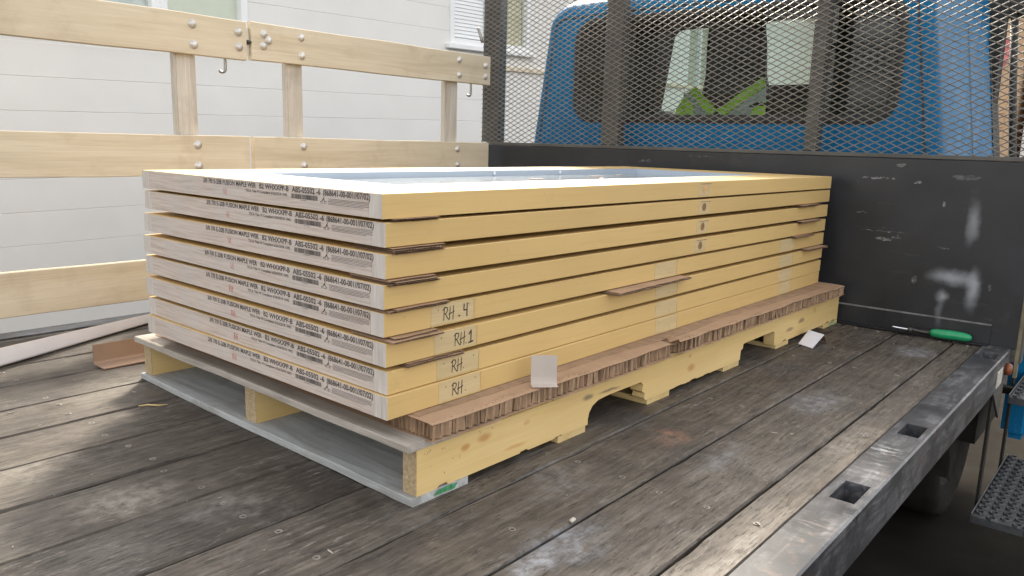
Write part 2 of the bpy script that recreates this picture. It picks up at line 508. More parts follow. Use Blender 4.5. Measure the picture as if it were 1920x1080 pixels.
MAT['hole'] = plain('bored_lock_hole', (0.24, 0.13, 0.05), 0.8, 0, 0.3, 90)
MAT['holelite'] = plain('filled_lock_hole', (0.60, 0.34, 0.14), 0.7, 0, 0.2, 90)
MAT['ink'] = plain('dark_print_ink', (0.055, 0.048, 0.045), 0.7, 0, 0.5, 300)
MAT['ink_grey'] = plain('faint_print_ink', (0.18, 0.155, 0.145), 0.75, 0, 0.4, 300)
MAT['marker'] = plain('black_marker_ink', (0.022, 0.014, 0.022), 0.5, 0, 0.3, 200)
MAT['red'] = plain('red_crayon', (0.55, 0.16, 0.15), 0.7, 0, 0.3, 300)
MAT['lite_metal'] = plain('white_lite_frame', (0.40, 0.46, 0.54), 0.35, 0.0, 0.05, 6)
MAT['fence'] = wood('weathered_pine_board', (0.53, 0.445, 0.315), (0.65, 0.565, 0.42), (0.71, 0.635, 0.50), 'x', 17, 0.66, 7.0, grime=((0.43, 0.345, 0.24), 0.6), contrast=1.05, bump=0.2, fine=0.8)
MAT['stake'] = wood('grey_stake_wood', (0.40, 0.36, 0.30), (0.58, 0.535, 0.465), (0.69, 0.65, 0.58), 'z', 20, 0.75, 7.0, grime=((0.30, 0.26, 0.21), 0.5), contrast=0.8, bump=0.12)
MAT['galv'] = plain('galvanised_bolt_head', (0.62, 0.60, 0.57), 0.42, 0.45, 0.2, 40)
MAT['hook'] = plain('worn_steel_hook', (0.30, 0.29, 0.28), 0.45, 0.7, 0.2, 30)
MAT['white_steel'] = plain('white_latch_plate', (0.62, 0.60, 0.56), 0.5, 0, 0.15, 40)
knots = [((0.152, -0.052, 0.078), (0.018, 1e6, 0.0105), (0.45, 0.205, 0.055)),
         ((0.205, -0.052, 0.083), (0.028, 1e6, 0.013), (0.47, 0.23, 0.075)),
         ((0.335, -0.052, 0.079), (0.016, 1e6, 0.008), (0.55, 0.33, 0.13)),
         ((0.555, -0.052, 0.083), (0.030, 1e6, 0.010), (0.155, 0.12, 0.08)),
         ((0.640, -0.052, 0.080), (0.060, 1e6, 0.0055), (0.155, 0.12, 0.08)),
         ((1.04, -0.052, 0.055), (0.03, 1e6, 0.014), (0.44, 0.22, 0.07)),
         ((1.03, -0.052, 0.090), (0.012, 1e6, 0.008), (0.44, 0.25, 0.09)),
         ((1.73, -0.052, 0.050), (0.045, 1e6, 0.010), (0.25, 0.165, 0.085)),
         ((1.83, -0.052, 0.066), (0.040, 1e6, 0.0125), (0.19, 0.12, 0.065)),
         ((1.95, -0.052, 0.085), (0.016, 1e6, 0.015), (0.48, 0.30, 0.12)),
         ((0.30, -0.052, 0.036), (0.05, 1e6, 0.006), (0.55, 0.30, 0.11))]
MAT['stringer'] = wood('fresh_pine_stringer', (0.57, 0.385, 0.145), (0.67, 0.475, 0.200), (0.73, 0.55, 0.27), 'x', 20, 0.7, 0.0, knots=knots, contrast=0.7, bump=0.2, fine=0.5)
MAT['stringer_end'] = wood('sawn_stringer_end', (0.24, 0.165, 0.085), (0.44, 0.33, 0.19), (0.58, 0.47, 0.32), 'x', 150, 0.85, 5.0, bump=0.6)
MAT['deck_grey'] = wood('grey_weathered_pallet_board', (0.25, 0.215, 0.18), (0.40, 0.36, 0.315), (0.52, 0.475, 0.425), 'y', 26, 0.8, 3.0, grime=((0.20, 0.175, 0.145), 0.55), bump=0.4)
MAT['deck_blue'] = wood('bluish_grey_bottom_board', (0.25, 0.25, 0.24), (0.385, 0.395, 0.39), (0.50, 0.51, 0.505), 'y', 30, 0.85, 3.0, grime=((0.21, 0.185, 0.155), 0.75), bump=0.6, contrast=1.2)
MAT['deck_pine'] = wood('pine_pallet_board', (0.52, 0.36, 0.14), (0.60, 0.44, 0.20), (0.66, 0.51, 0.27), 'y', 22, 0.75, 3.0)
MAT['green_spray'] = plain('green_paint_dab', (0.05, 0.24, 0.10), 0.7, 0, 0.5, 120)
MAT['card'] = plain('brown_cardboard', (0.40, 0.262, 0.165), 0.85, 0, 0.10, 14, 0.08)
MAT['card_dark'] = plain('cardboard_flute', (0.315, 0.208, 0.130), 0.9, 0, 0.22, 30, 0.1)
MAT['card_white'] = plain('white_faced_paperboard', (0.80, 0.80, 0.85), 0.5, 0, 0.04, 9)
MAT['card_pale'] = plain('pale_paperboard', (0.47, 0.41, 0.365), 0.75, 0, 0.06, 14)
MAT['card_tan'] = plain('tan_paperboard', (0.25, 0.172, 0.128), 0.38, 0, 0.06, 14)
MAT['wall'] = plain('painted_wall_board', (0.775, 0.750, 0.715), 0.75, 0, 0.03, 2.5, 0.05)
MAT['wall_white'] = plain('white_trim_paint', (0.82, 0.82, 0.82), 0.5, 0, 0.04, 4)
MAT['blind'] = plain('cream_window_blind', (0.70, 0.66, 0.56), 0.7, 0, 0.05, 5)
MAT['tan_curtain'] = plain('tan_curtain', (0.72, 0.62, 0.47), 0.85, 0, 0.1, 6)
MAT['asphalt'] = plain('asphalt_yard', (0.017, 0.0145, 0.012), 0.95, 0, 0.3, 3, 0.3)
MAT['asphalt'].node_tree.nodes['Principled BSDF'].inputs['Specular IOR Level'].default_value = 0.05
MAT['rubber'] = plain('black_rubber', (0.020, 0.020, 0.020), 0.6, 0, 0.2, 20)
MAT['interior'] = plain('dark_cab_trim', (0.020, 0.020, 0.019), 0.8, 0, 0.2, 10)
MAT['seat'] = plain('dark_seat_cloth', (0.028, 0.027, 0.026), 0.9, 0, 0.25, 40, 0.2)
MAT['vest'] = plain('lime_safety_vest', (0.50, 0.80, 0.05), 0.8, 0, 0.12, 30, 0.2)
MAT['reflect'] = plain('silver_reflective_tape', (0.42, 0.46, 0.45), 0.4, 0.3, 0.1, 40)
MAT['green'] = plain('green_plastic_grip', (0.012, 0.26, 0.105), 0.32, 0, 0.15, 30)
MAT['chrome'] = plain('polished_steel', (0.78, 0.80, 0.84), 0.12, 1.0, 0.05, 30)
MAT['tool_dark'] = plain('dark_tool_steel', (0.07, 0.065, 0.06), 0.4, 0.7, 0.3, 60)
MAT['screw'] = plain('worn_screw_ring', (0.22, 0.20, 0.175), 0.5, 0.3, 0.4, 60)
MAT['screw_pit'] = plain('screw_pit', (0.035, 0.03, 0.026), 0.8, 0, 0.3, 60)
MAT['orange'] = plain('orange_marker_lens', (0.22, 0.06, 0.02), 0.5, 0, 0.2, 30)
MAT['white_tape'] = plain('dirty_white_reflector', (0.46, 0.43, 0.37), 0.5, 0, 0.15, 30)
MAT['tread'] = plain('galvanised_step_tread', (0.060, 0.062, 0.066), 0.6, 0.2, 0.35, 30)
MAT['rim'] = plain('dusty_wheel_rim', (0.026, 0.0235, 0.020), 0.8, 0.0, 0.3, 12, spec=0.1)
MAT['tyre'] = plain('dusty_tyre_rubber', (0.018, 0.016, 0.014), 0.9, 0, 0.25, 14, 0.2, spec=0.08)
MAT['tanwall'] = plain('tan_house_wall', (0.60, 0.40, 0.24), 0.85, 0, 0.12, 2)
MAT['redwall'] = plain('red_awning_cloth', (0.42, 0.12, 0.12), 0.8, 0, 0.15, 3)
MAT['roof'] = plain('grey_roof_sheet', (0.20, 0.19, 0.18), 0.8, 0, 0.15, 3)

def glass(name, tint, refl=1.0, rough=0.0):
    m = M(name)
    t = m.t
    tr = m.n('ShaderNodeBsdfTransparent'); tr.inputs[0].default_value = tuple(tint) + (1,)
    gl = m.n('ShaderNodeBsdfGlossy'); gl.inputs['Roughness'].default_value = rough
    lw = m.n('ShaderNodeFresnel'); lw.inputs['IOR'].default_value = 1.5
    mx = m.n('ShaderNodeMixShader')
    gm = m.n('ShaderNodeNewGeometry')      # the inner face of a pane does not mirror a second time
    m.l(m.math('MULTIPLY', m.math('MULTIPLY', lw.outputs[0], refl), m.math('SUBTRACT', 1.0, gm.outputs['Backfacing'])), mx.inputs[0])
    m.l(tr.outputs[0], mx.inputs[1]); m.l(gl.outputs[0], mx.inputs[2])
    out = [n for n in t.nodes if n.type == 'OUTPUT_MATERIAL'][0]
    m.l(mx.outputs[0], out.inputs['Surface'])
    t.nodes.remove(m.b)
    return m.m
MAT['cab_glass'] = glass('tinted_cab_glass', (0.86, 0.93, 0.90), 1.0, 0.02)
MAT['clear_glass'] = glass('clear_window_glass', (0.95, 0.98, 0.97), 1.0)
def lite_glass():
    m = M('grey_vision_glass')
    m.set((0.22, 0.245, 0.26), 0.12, spec=0.8)
    return m.m
MAT['lite_glass'] = lite_glass()

# ------------------------------------------------------------------ setting: ground
g = MB()
N = 40
for i in range(N):
    for j in range(N):
        pass
g.face([(-400, -400, -0.95), (400, -400, -0.95), (400, 400, -0.95), (-400, 400, -0.95)])
tag(g.build('ground', MAT['asphalt']), 'dark asphalt yard under and around the truck', None, None, 'structure')

# ------------------------------------------------------------------ the pale building beside the truck
SLOPE = math.radians(-1.25)      # the truck stands on a slight slope against the building's courses
bld = empty('building', (0, 4.3, 0))
bld.rotation_euler = (0, SLOPE, 0)
tag(bld, 'pale painted building with horizontal wall boards and white-framed windows behind the wooden stake sides', 'building')
X0, X1 = -9.0, 18.0
WIN = [(-0.55, 1.78, 1.25, 2.3), (1.78, 2.43, 1.25, 2.3), (4.50, 5.66, 1.43, 2.35), (7.0, 8.1, 1.20, 2.3), (9.0, 10.2, 0.7, 2.3)]
z = 0.734 - 0.2015 * 9
k = 0
while z < 2.62:
    za, zb_ = z + 0.0004, z + 0.2015 - 0.0004
    cuts = [(a, b, c, d) for (a, b, c, d) in WIN if zb_ > c and za < d]
    xs = X0; segs = []
    for (a, b, c, d) in sorted(cuts):
        if a > xs: segs.append((xs, a))
        xs = max(xs, b)
    segs.append((xs, X1))
    for (a, b) in segs:
        m = MB()
        # board with chamfered lower lip
        m.prism([(0.0, za), (0.05, za), (0.05, zb_), (0.0, zb_), (-0.0022, zb_ - 0.0026), (-0.0022, za + 0.0026)], 0, a, b)
        m.build('wall_board', MAT['wall'], bld)
    z += 0.2015
box_part('wall_core', (X0, 0.052, -1.3), (X1, 0.09, 1.24), MAT['wall'], bld)
box_part('back_wall', (X0, 4.0, -1.3), (X1, 4.1, 2.6), MAT['wall'], bld)
rf = MB(); rf.prism([(-0.25, 2.66), (4.3, 2.66), (4.3, 2.78), (-0.25, 2.74)], 0, X0 - .3, X1 + .3)
rf.build('roof', MAT['roof'], bld)
def window(a, b, c, d, curtain, mull=()):
    m = MB()
    w = 0.055
    m.box((a, -0.02, c), (a + w, 0.06, d)); m.box((b - w, -0.02, c), (b, 0.06, d))
    m.box((a + w, -0.02, c), (b - w, 0.06, c + w)); m.box((a + w, -0.02, d - w), (b - w, 0.06, d))
    for q in mull: m.box((q - 0.025, -0.012, c + w), (q + 0.025, 0.05, d - w))
    fr = m.build('window', MAT['wall_white'], bld, bevel=0.004)
    p = MB(); p.box((a + w, 0.03, c + w), (b - w, 0.034, d - w)); p.build('pane', MAT['clear_glass'], fr)
    ap = MB(); ap.box((a, 0.003, c - 0.22), (b, 0.045, c - 0.001)); ap.build('apron', MAT['wall'], fr)
    s = MB(); s.box((a - 0.05, -0.055, c - 0.045), (b + 0.05, -0.005, c - 0.002)); s.build('sill', MAT['wall_white'], fr, bevel=0.005)
    return fr
f1 = window(*WIN[0], 'grey')
q = MB(); q.box((WIN[0][0] + .05, 0.06, 1.25), (WIN[0][1] - .05, 0.07, 2.3)); q.build('curtain', plain('grey_net_curtain', (0.62, 0.61, 0.60), .9), f1)
f2 = window(*WIN[1], 'cream')
q = MB(); q.box((WIN[1][0] + .05, 0.05, 1.25), (WIN[1][1] - .05, 0.06, 2.3)); q.build('blind', MAT['blind'], f2)
f3 = window(*WIN[2], 'blind', (5.02,))
for i in range(26):   # slats of the horizontal blind in the left light
    zz = 1.50 + i * 0.033
    s = MB(); s.face([(4.56, 0.022, zz), (4.99, 0.022, zz), (4.99, 0.028, zz + 0.031), (4.56, 0.028, zz + 0.031)])
    s.build('slat', MAT['wall_white'], f3, fix=False)
q = MB(); q.box((4.56, 0.042, 1.49), (5.0, 0.05, 2.30)); q.build('blind_backing', MAT['wall_white'], f3)
q = MB()
pl = []
for i in range(41):
    pl.append((5.05 + 0.55 * i / 40, 0.055 + 0.010 * math.sin(i * 1.9)))
for i in range(40):
    q.face([(pl[i][0], pl[i][1], 1.45), (pl[i + 1][0], pl[i + 1][1], 1.45), (pl[i + 1][0], pl[i + 1][1], 2.3), (pl[i][0], pl[i][1], 2.3)])
q.build('curtain', MAT['tan_curtain'], f3, fix=False)
s = MB(); s.box((4.4, -0.03, 1.235), (18.0, -0.006, 1.275)); s.build('belt_moulding', MAT['tan_curtain'], bld)
f4 = window(*WIN[3], 'x', (7.55,))
q = MB(); q.box((7.05, 0.2, 1.2), (8.05, 0.22, 2.3)); q.build('blind', MAT['blind'], f4)
f5 = window(*WIN[4], 'x', (9.4, 9.8))
q = MB(); q.box((9.05, 0.2, .7), (10.15, 0.22, 2.3)); q.build('blind', MAT['blind'], f5)

# houses far ahead of the truck, seen past the cab's right-hand side
h = empty('house', (14, 1.0, -0.95))
tag(h, 'tan house with a red awning, glimpsed through the mesh just right of the blue cab', 'house')
box_part('wall', (0, 0.27, 0), (5, 6.0, 4.2), MAT['tanwall'], h)
for i in range(9):
    box_part('clapboard', (-0.03, 0.30, 0.95 + i * 0.22), (-0.002, 0.485, 0.95 + i * 0.22 + 0.195), MAT['tanwall'], h)
box_part('corner_trim', (-0.05, 0.49, 0), (-0.002, 0.62, 4.2), MAT['wall_white'], h)
box_part('door_frame', (-0.06, 0.63, 0), (-0.003, 0.70, 2.6), MAT['wall_white'], h)
a_ = MB(); a_.prism([(-0.5, 2.95), (-0.01, 3.35), (-0.01, 3.42), (-0.5, 3.02)], 1, 0.30, 0.46); a_.build('awning', MAT['redwall'], h)
rf = MB(); rf.prism([(-0.3, 4.22), (5.3, 4.22), (2.5, 5.6)], 1, 0.1, 6.2); rf.build('roof', MAT['roof'], h)
h2 = empty('house', (15, -5, -0.95))
tag(h2, 'white rendered house farthest right, beyond the tan house', 'house')
box_part('wall', (0, 0, 0), (5, 6.15, 4.6), MAT['wall_white'], h2)
box_part('window', (-0.03, 5.2, 1.2), (-0.003, 5.8, 2.2), MAT['interior'], h2)
rf = MB(); rf.prism([(-0.3, 4.62), (5.3, 4.62), (2.5, 6.2)], 1, -0.3, 6.2); rf.build('roof', MAT['roof'], h2)

# ------------------------------------------------------------------ the flatbed truck
truck = empty('flatbed_truck', (0, 0, 0))
tag(truck, 'flatbed truck with plank deck, black mesh headboard and blue cab carrying the stacked doors', 'truck')

edges = [-0.577, -0.491, -0.300, -0.112, 0.078, 0.260, 0.448, 0.636, 0.820, 1.003, 1.200, 1.388, 1.572, 1.712]
def vnoise(x, s):
    i = math.floor(x); f = x - i; f = f * f * (3 - 2 * f)
    r = lambda k: (math.sin(k * 127.1 + s * 311.7) * 43758.5453) % 1.0
    return r(i) * (1 - f) + r(i + 1) * f
plank_objs = []
for pi in range(len(edges) - 1):
    y0, y1 = edges[pi], edges[pi + 1]
    gap = random.uniform(0.0017, 0.0031)
    dz = random.uniform(-0.0015, 0.0010)
    m = MB()
    nx = 130
    rings = []
    for i in range(nx + 1):
        x = -2.0 + (2.228 + 2.0) * i / nx
        chipa = max(0, vnoise(x * 9, pi * 3.1) - 0.72) * 0.018
        chipb = max(0, vnoise(x * 9, pi * 3.1 + 1.7) - 0.72) * 0.018
        a = y0 + gap + 0.0012 * vnoise(x * 22, pi) ; b = y1 - gap - 0.0012 * vnoise(x * 22, pi + 50)
        zt = dz + 0.0012 * (vnoise(x * 3, pi + 9) - .5)
        cup = 0.0012 * (1 if pi % 2 else -1)
        o = len(m.v)
        m.v += [(x, a, -0.035), (x, a, zt - 0.004 - chipa), (x, a + 0.003 + chipa * .6, zt - chipa * 0.3), (x, (a + b) / 2, zt + cup),
                (x, b - 0.003 - chipb * .6, zt - chipb * 0.3), (x, b, zt - 0.004 - chipb), (x, b, -0.035)]
        rings.append(o)
    for r0, r1 in zip(rings, rings[1:]):
        for q in range(6):
            m.idx([r0 + q, r1 + q, r1 + q + 1, r0 + q + 1])
    m.idx([rings[0] + q for q in range(7)]); m.idx([rings[-1] + q for q in range(7)][::-1])
    plank_objs.append((m.build('plank', MAT['plank'], truck, smooth=False, fix=True), y0, y1, dz))

# screws: one ring with a dark pit, shared mesh
sm = MB()
sm.lathe([(0.0066, -0.002), (0.0066, 0.0001), (0.0056, 0.0005), (0.0040, 0.0003), (0.0034, -0.001)], axis=2, n=14, cap=False)
nring = len(sm.f)
sm.lathe([(0.0035, -0.0009), (0.0001, -0.0011)], axis=2, n=14, mi=1, cap=False)
screw_me = sm.mesh('screw')
screw_me.materials.append(MAT['screw']); screw_me.materials.append(MAT['screw_pit'])
for (po, y0, y1, dz) in plank_objs:
    w = y1 - y0
    ys = [y0 + w * .24, y1 - w * .24] if w > .12 else [(y0 + y1) / 2]
    for xr in (-0.80, -0.202, 0.393, 0.99, 1.59, 2.17):
        for yy in ys:
            s = link('screw', screw_me, None, po, (xr + random.uniform(-.008, .008), yy + random.uniform(-.014, .014), dz + 0.0004))
    if random.random() < .6:
        link('screw', screw_me, None, po, (random.choice((-0.045, 0.08)), ys[0] + .02, dz + 0.0004))

# side rails: C-channel with stake pockets let into the top
def side_rail(yi, yo, pockets, parent):
    s = 1 if yo > yi else -1
    m = MB()
    zt, zl = 0.003, -0.100
    x0, x1 = -2.0, 2.232
    pa, pb = yi + s * 0.018, yo - s * 0.012       # pocket across the rail
    xs = x0
    segs = []
    for (a, b) in pockets:
        segs.append((xs, a, False)); segs.append((a, b, True)); xs = b
    segs.append((xs, x1, False))
    for (a, b, hole) in segs:
        if not hole:
            m.face([(a, yi, zt), (b, yi, zt), (b, yo, zt), (a, yo, zt)])
        else:
            m.face([(a, yi, zt), (b, yi, zt), (b, pa, zt), (a, pa, zt)])
            m.face([(a, pb, zt), (b, pb, zt), (b, yo, zt), (a, yo, zt)])
            d = -0.075
            m.face([(a, pa, zt), (b, pa, zt), (b, pa, d), (a, pa, d)])
            m.face([(a, pb, zt), (b, pb, zt), (b, pb, d), (a, pb, d)])
            m.face([(a, pa, zt), (a, pb, zt), (a, pb, d), (a, pa, d)])
            m.face([(b, pa, zt), (b, pb, zt), (b, pb, d), (b, pa, d)])
    # rounded outer shoulder, outer face, bottom return
    yo1 = yo + s * 0.004
    m.face([(x0, yo, zt), (x1, yo, zt), (x1, yo1, zt - 0.004), (x0, yo1, zt - 0.004)])
    m.face([(x0, yo1, zt - 0.004), (x1, yo1, zt - 0.004), (x1, yo1, zl), (x0, yo1, zl)])
    m.face([(x0, yo1, zl), (x1, yo1, zl), (x1, yi, zl), (x0, yi, zl)])
    m.face([(x0, yi, zt), (x1, yi, zt), (x1, yi, zl), (x0, yi, zl)])
    m.face([(x1, yi, zt), (x1, yo, zt), (x1, yo1, zt - .004), (x1, yo1, zl), (x1, yi, zl)])
    return m.build('side_rail', MAT['rail'], parent, fix=False)
side_rail(-0.579, -0.656, [(-0.42, -0.32), (0.590, 0.692), (1.056, 1.150), (2.015, 2.105)], truck)
side_rail(1.714, 1.793, [(-0.95, -0.86), (0.525, 0.615), (0.98, 1.07), (1.872, 1.968)], truck)
# clearance lamp and reflector on the rail's outer face
mk = MB(); mk.lathe([(0.021, 0.0), (0.021, -0.010), (0.015, -0.017), (0.002, -0.019)], (0, 0, 0), 1, 14); 
mk.build('marker_lamp', MAT['orange'], truck, smooth=True, loc=(2.165, -0.661, -0.055))
box_part('reflector', (1.985, -0.6645, -0.085), (2.075, -0.6605, -0.03), MAT['white_tape'], truck, bevel=0.001)
# edge strip of the headboard's right-hand end and the deck's front cross member
box_part('cross_member', (2.150, -0.57, -0.12), (2.232, 1.71, -0.037), MAT['chassis'], truck)
for xx in (-1.2, -0.5, 0.2, 0.9, 1.6):
    box_part('cross_member', (xx, -0.57, -0.13), (xx + .06, 1.71, -0.037), MAT['chassis'], truck)
for yy in (0.17, 0.95):
    box_part('chassis_rail', (-2.2, yy - .04, -0.36), (4.0, yy + .04, -0.132), MAT['chassis'], truck)
# rear face corner gusset on the rail's underside
gz = MB(); gz.prism([(2.0, -0.101), (2.20, -0.101), (2.20, -0.24)], 1, -0.655, -0.648); gz.build('gusset', MAT['post_steel'], truck)

# headboard: plate, kick angle, top flange, posts, expanded-metal screen
hp = MB()
hp.box((2.236, -0.672, 0.0), (2.243, 1.792, 0.632))
plate = hp.build('headboard_plate', MAT['plate'], truck, bevel=0.0015)
kb = MB(); kb.prism([(2.229, 0.004), (2.2355, 0.004), (2.2355, 0.074), (2.229, 0.070)], 1, -0.592, 1.70)
kb.prism([(2.200, 0.003), (2.2285, 0.003), (2.2285, 0.008), (2.200, 0.006)], 1, -0.592, 1.70)
kb.build('kick_angle', MAT['plate'], plate)
ke = MB(); ke.prism([(2.2285, 0.0706), (2.2355, 0.0746), (2.2355, 0.0762), (2.2282, 0.0720)], 1, -0.592, 1.70); ke.build('edge_highlight', plain('painted_edge_highlight', (0.16, 0.155, 0.15), .5, .3, .4, 30), plate)  # lighter strip: the highlight along the kick angle's top, put into its colour
tf = MB(); tf.box((2.2435, -0.672, 0.60), (2.30, 1.80, 0.634)); tf.box((2.238, -0.672, 0.6345), (2.30, 1.80, 0.650))
tf.build('top_flange', MAT['post_steel'], truck, bevel=0.002)
for (a, b) in ((1.728, 1.840), (0.990, 1.083), (0.078, 0.128), (-0.69, -0.618)):
    box_part('post', (2.2475, a, 0.6505), (2.305, b, 1.75), MAT['post_steel'], truck, bevel=0.003)
    box_part('post_foot', (2.2445, a, -0.05), (2.295, b, 0.599), MAT['post_steel'], truck, bevel=0.003)
box_part('edge_strip', (2.2440, -0.684, -0.10), (2.262, -0.6725, 0.632), plain('worn_edge_steel', (0.20, 0.17, 0.11), 0.6, 0.2, 0.3, 20), truck)

sc_ = MB()
LW, SW = 0.0500, 0.0240
wv, tv = 0.0036, 0.0015
ny = int(2.53 / (LW / 2)); nz_ = int(1.05 / (SW / 2))
ya, zs = -0.69, 0.640
def strand(p, q, up):
    p = Vector(p); q = Vector(q)
    d = (q - p).normalized()
    nrm = Vector((1, 0, 0))
    side = d.cross(nrm).normalized()
    # the strand is a flat bar, twisted about its length as expanded metal is
    s1 = (side * 0.80 + nrm * 0.60 * up).normalized() * wv * 0.5
    s2 = (nrm * 0.80 - side * 0.60 * up).normalized() * tv * 0.5
    o = len(sc_.v)
    for e in (p - d * 0.0008, q + d * 0.0008):
        sc_.v += [tuple(e + s1 + s2), tuple(e - s1 + s2), tuple(e - s1 - s2), tuple(e + s1 - s2)]
    for i in range(4):
        j = (i + 1) % 4
        sc_.f.append([o + i, o + j, o + 4 + j, o + 4 + i]); sc_.mi.append(0)
for j in range(nz_):
    za = zs + j * SW / 2; zb2 = za + SW / 2
    for i in range(ny):
        a = ya + i * LW / 2; b = a + LW / 2
        if (i + j) % 2 == 0: strand((2.2405, a, za), (2.2405, b, zb2), 1)
        else: strand((2.2405, a, zb2), (2.2405, b, za), 1)
scr_o = sc_.build('mesh_screen', MAT['mesh'], truck, fix=False)
tag(scr_o, 'expanded metal diamond mesh screen', None, None, 'stuff')

# cab shell: a rounded profile in y-z carried forward, openings left for the windows
cab = empty('cab'); cab.parent = truck
YC = 0.648
def outline(inset, zl=0.06, ztop=1.318):
    pts = []
    hw = lambda z: 0.979 - (z - 0.66) * 0.15 - inset
    zt = ztop - inset
    r = max(0.02, 0.125 - inset)
    right = [(zl, ), (0.25,), (0.62,), (0.86,), (1.05,), (zt - r,)]
    R = [(YC - hw(q[0]), q[0]) for q in right]
    cy = R[-1][0] + r
    arc = [(cy - r * math.cos(a), zt - r + r * math.sin(a)) for a in [math.pi / 2 * t / 7 for t in range(1, 8)]]
    R += arc
    span = YC - cy
    R += [(cy + span * t / 4, zt + 0.012 * math.sin(math.pi / 2 * t / 4)) for t in range(1, 5)]
    L = [(2 * YC - y, z) for (y, z) in R[:-1]][::-1]
    return R + L
stations = [(2.400, 0.055, 0), (2.402, 0.040, 0), (2.406, 0.026, 0), (2.414, 0.014, .004), (2.428, 0.005, .012), (2.45, 0.0, .022), (2.52, 0.0, .05), (2.65, 0.0, .085), (3.00, 0.0, .12), (3.40, 0.0, .12), (3.50, 0.0, .11), (3.58, 0.03, .09)]
def shell(off, skip_first, mat, name, seam=False):
    m = MB(); rings = []
    for (x, ins, up_) in stations:
        o = len(m.v); pr = outline(ins + off, ztop=1.318 + up_)
        m.v += [(x + (off if x < 2.5 else 0), y, z) for (y, z) in pr]; rings.append((o, x, pr))
    n = len(rings[0][2])
    for (a, xa, pa), (b, xb, pb) in zip(rings, rings[1:]):
        for i in range(n - 1):
            zc = (pa[i][1] + pa[i + 1][1]) / 2
            m.idx([a + i, b + i, b + i + 1, a + i + 1])
    return m.build(name, mat, cab, smooth=True, fix=True)
shell(0.0, False, MAT['blue'], 'body_shell')
shell(0.03, False, MAT['interior'], 'headlining')

def rrect(y0, y1, z0, z1, r, n=8):
    """rounded rectangle, counter-clockwise seen from the rear"""
    pts = []
    for (cy, cz, a0) in ((y1 - r, z1 - r, 0), (y0 + r, z1 - r, 90), (y0 + r, z0 + r, 180), (y1 - r, z0 + r, 270)):
        for t in range(n + 1):
            a = math.radians(a0 + 90 * t / n)
            pts.append((cy + r * math.cos(a), cz + r * math.sin(a)))
    return pts
WY0, WY1, WZ0, WZ1, WR = -0.160, 1.358, 0.765, 1.245, 0.115
hole = rrect(WY0, WY1, WZ0, WZ1, WR)
cyw, czw = (WY0 + WY1) / 2, (WZ0 + WZ1) / 2
def ring_fill(m, inner, outer_fn, x, xi=None):
    o = len(m.v); n = len(inner)
    for (y, z) in inner: m.v.append((xi if xi is not None else x, y, z))
    for (y, z) in inner:
        yy, zz = outer_fn(y, z); m.v.append((x, yy, zz))
    for i in range(n):
        j = (i + 1) % n
        m.idx([o + i, o + j, o + n + j, o + n + i])
def ray_out(y, z, poly):
    dy, dz_ = y - cyw, z - czw
    best = None
    for i in range(len(poly)):
        (ay, az), (by, bz) = poly[i], poly[(i + 1) % len(poly)]
        ey, ez = by - ay, bz - az
        den = dy * ez - dz_ * ey
        if abs(den) < 1e-9: continue
        t = ((ay - cyw) * ez - (az - czw) * ey) / den
        u = ((ay - cyw) * dz_ - (az - czw) * dy) / den
        if t > 0 and -1e-6 <= u <= 1 + 1e-6 and (best is None or t < best): best = t
    return (cyw + dy * best, czw + dz_ * best)
# denser inner loop so the corners of the outline are reached
def dens(poly, k):
    res = []
    for i in range(len(poly)):
        a, b = poly[i], poly[(i + 1) % len(poly)]
        L = math.hypot(b[0] - a[0], b[1] - a[1]); n = max(1, int(L / k))
        for t in range(n): res.append((a[0] + (b[0] - a[0]) * t / n, a[1] + (b[1] - a[1]) * t / n))
    return res
hd = dens(hole, 0.02)
m = MB()
ring_fill(m, hd, lambda y, z: ray_out(y, z, outline(0.056)), 2.401)
n = len(hd)
o = len(m.v)
m.v += [(2.401, y, z) for (y, z) in hd] + [(2.432, y, z) for (y, z) in hd]
for i in range(n):
    j = (i + 1) % n
    m.idx([o + i, o + j, o + n + j, o + n + i])
rear = m.build('rear_panel', MAT['blue'], cab, fix=True)
m = MB()
gi = dens(rrect(WY0 + .028, WY1 - .028, WZ0 + .028, WZ1 - .028, WR - .022), 0.02)
ga = rrect(WY0 - .008, WY1 + .008, WZ0 - .008, WZ1 + .008, WR)
gi0 = rrect(WY0 + .030, WY1 - .030, WZ0 + .030, WZ1 - .030, WR - .02)
o = len(m.v); n = len(ga)
for x, lp in ((2.400, ga), (2.392, [(y * .5 + yy * .5, z * .5 + zz * .5) for (y, z), (yy, zz) in zip(ga, gi0)]), (2.403, gi0), (2.425, gi0)):
    m.v += [(x, y, z) for (y, z) in lp]
for r_ in range(3):
    for i in range(n):
        j = (i + 1) % n
        m.idx([o + r_ * n + i, o + r_ * n + j, o + (r_ + 1) * n + j, o + (r_ + 1) * n + i])
m.build('window_gasket', MAT['rubber'], cab, smooth=True)
m = MB(); m.prism([(y, z) for (y, z) in gi0], 0, 2.407, 2.412); m.build('rear_window', MAT['cab_glass'], cab)
# drip seam around the rear panel
m = MB()
oa, ob = outline(0.052), outline(0.060)
for i in range(len(oa) - 1):
    m.face([(2.3995, *oa[i]), (2.3995, *oa[i + 1]), (2.3985, *ob[i + 1]), (2.3985, *ob[i])])
m.build('panel_seam', MAT['rubber'], cab, fix=False)
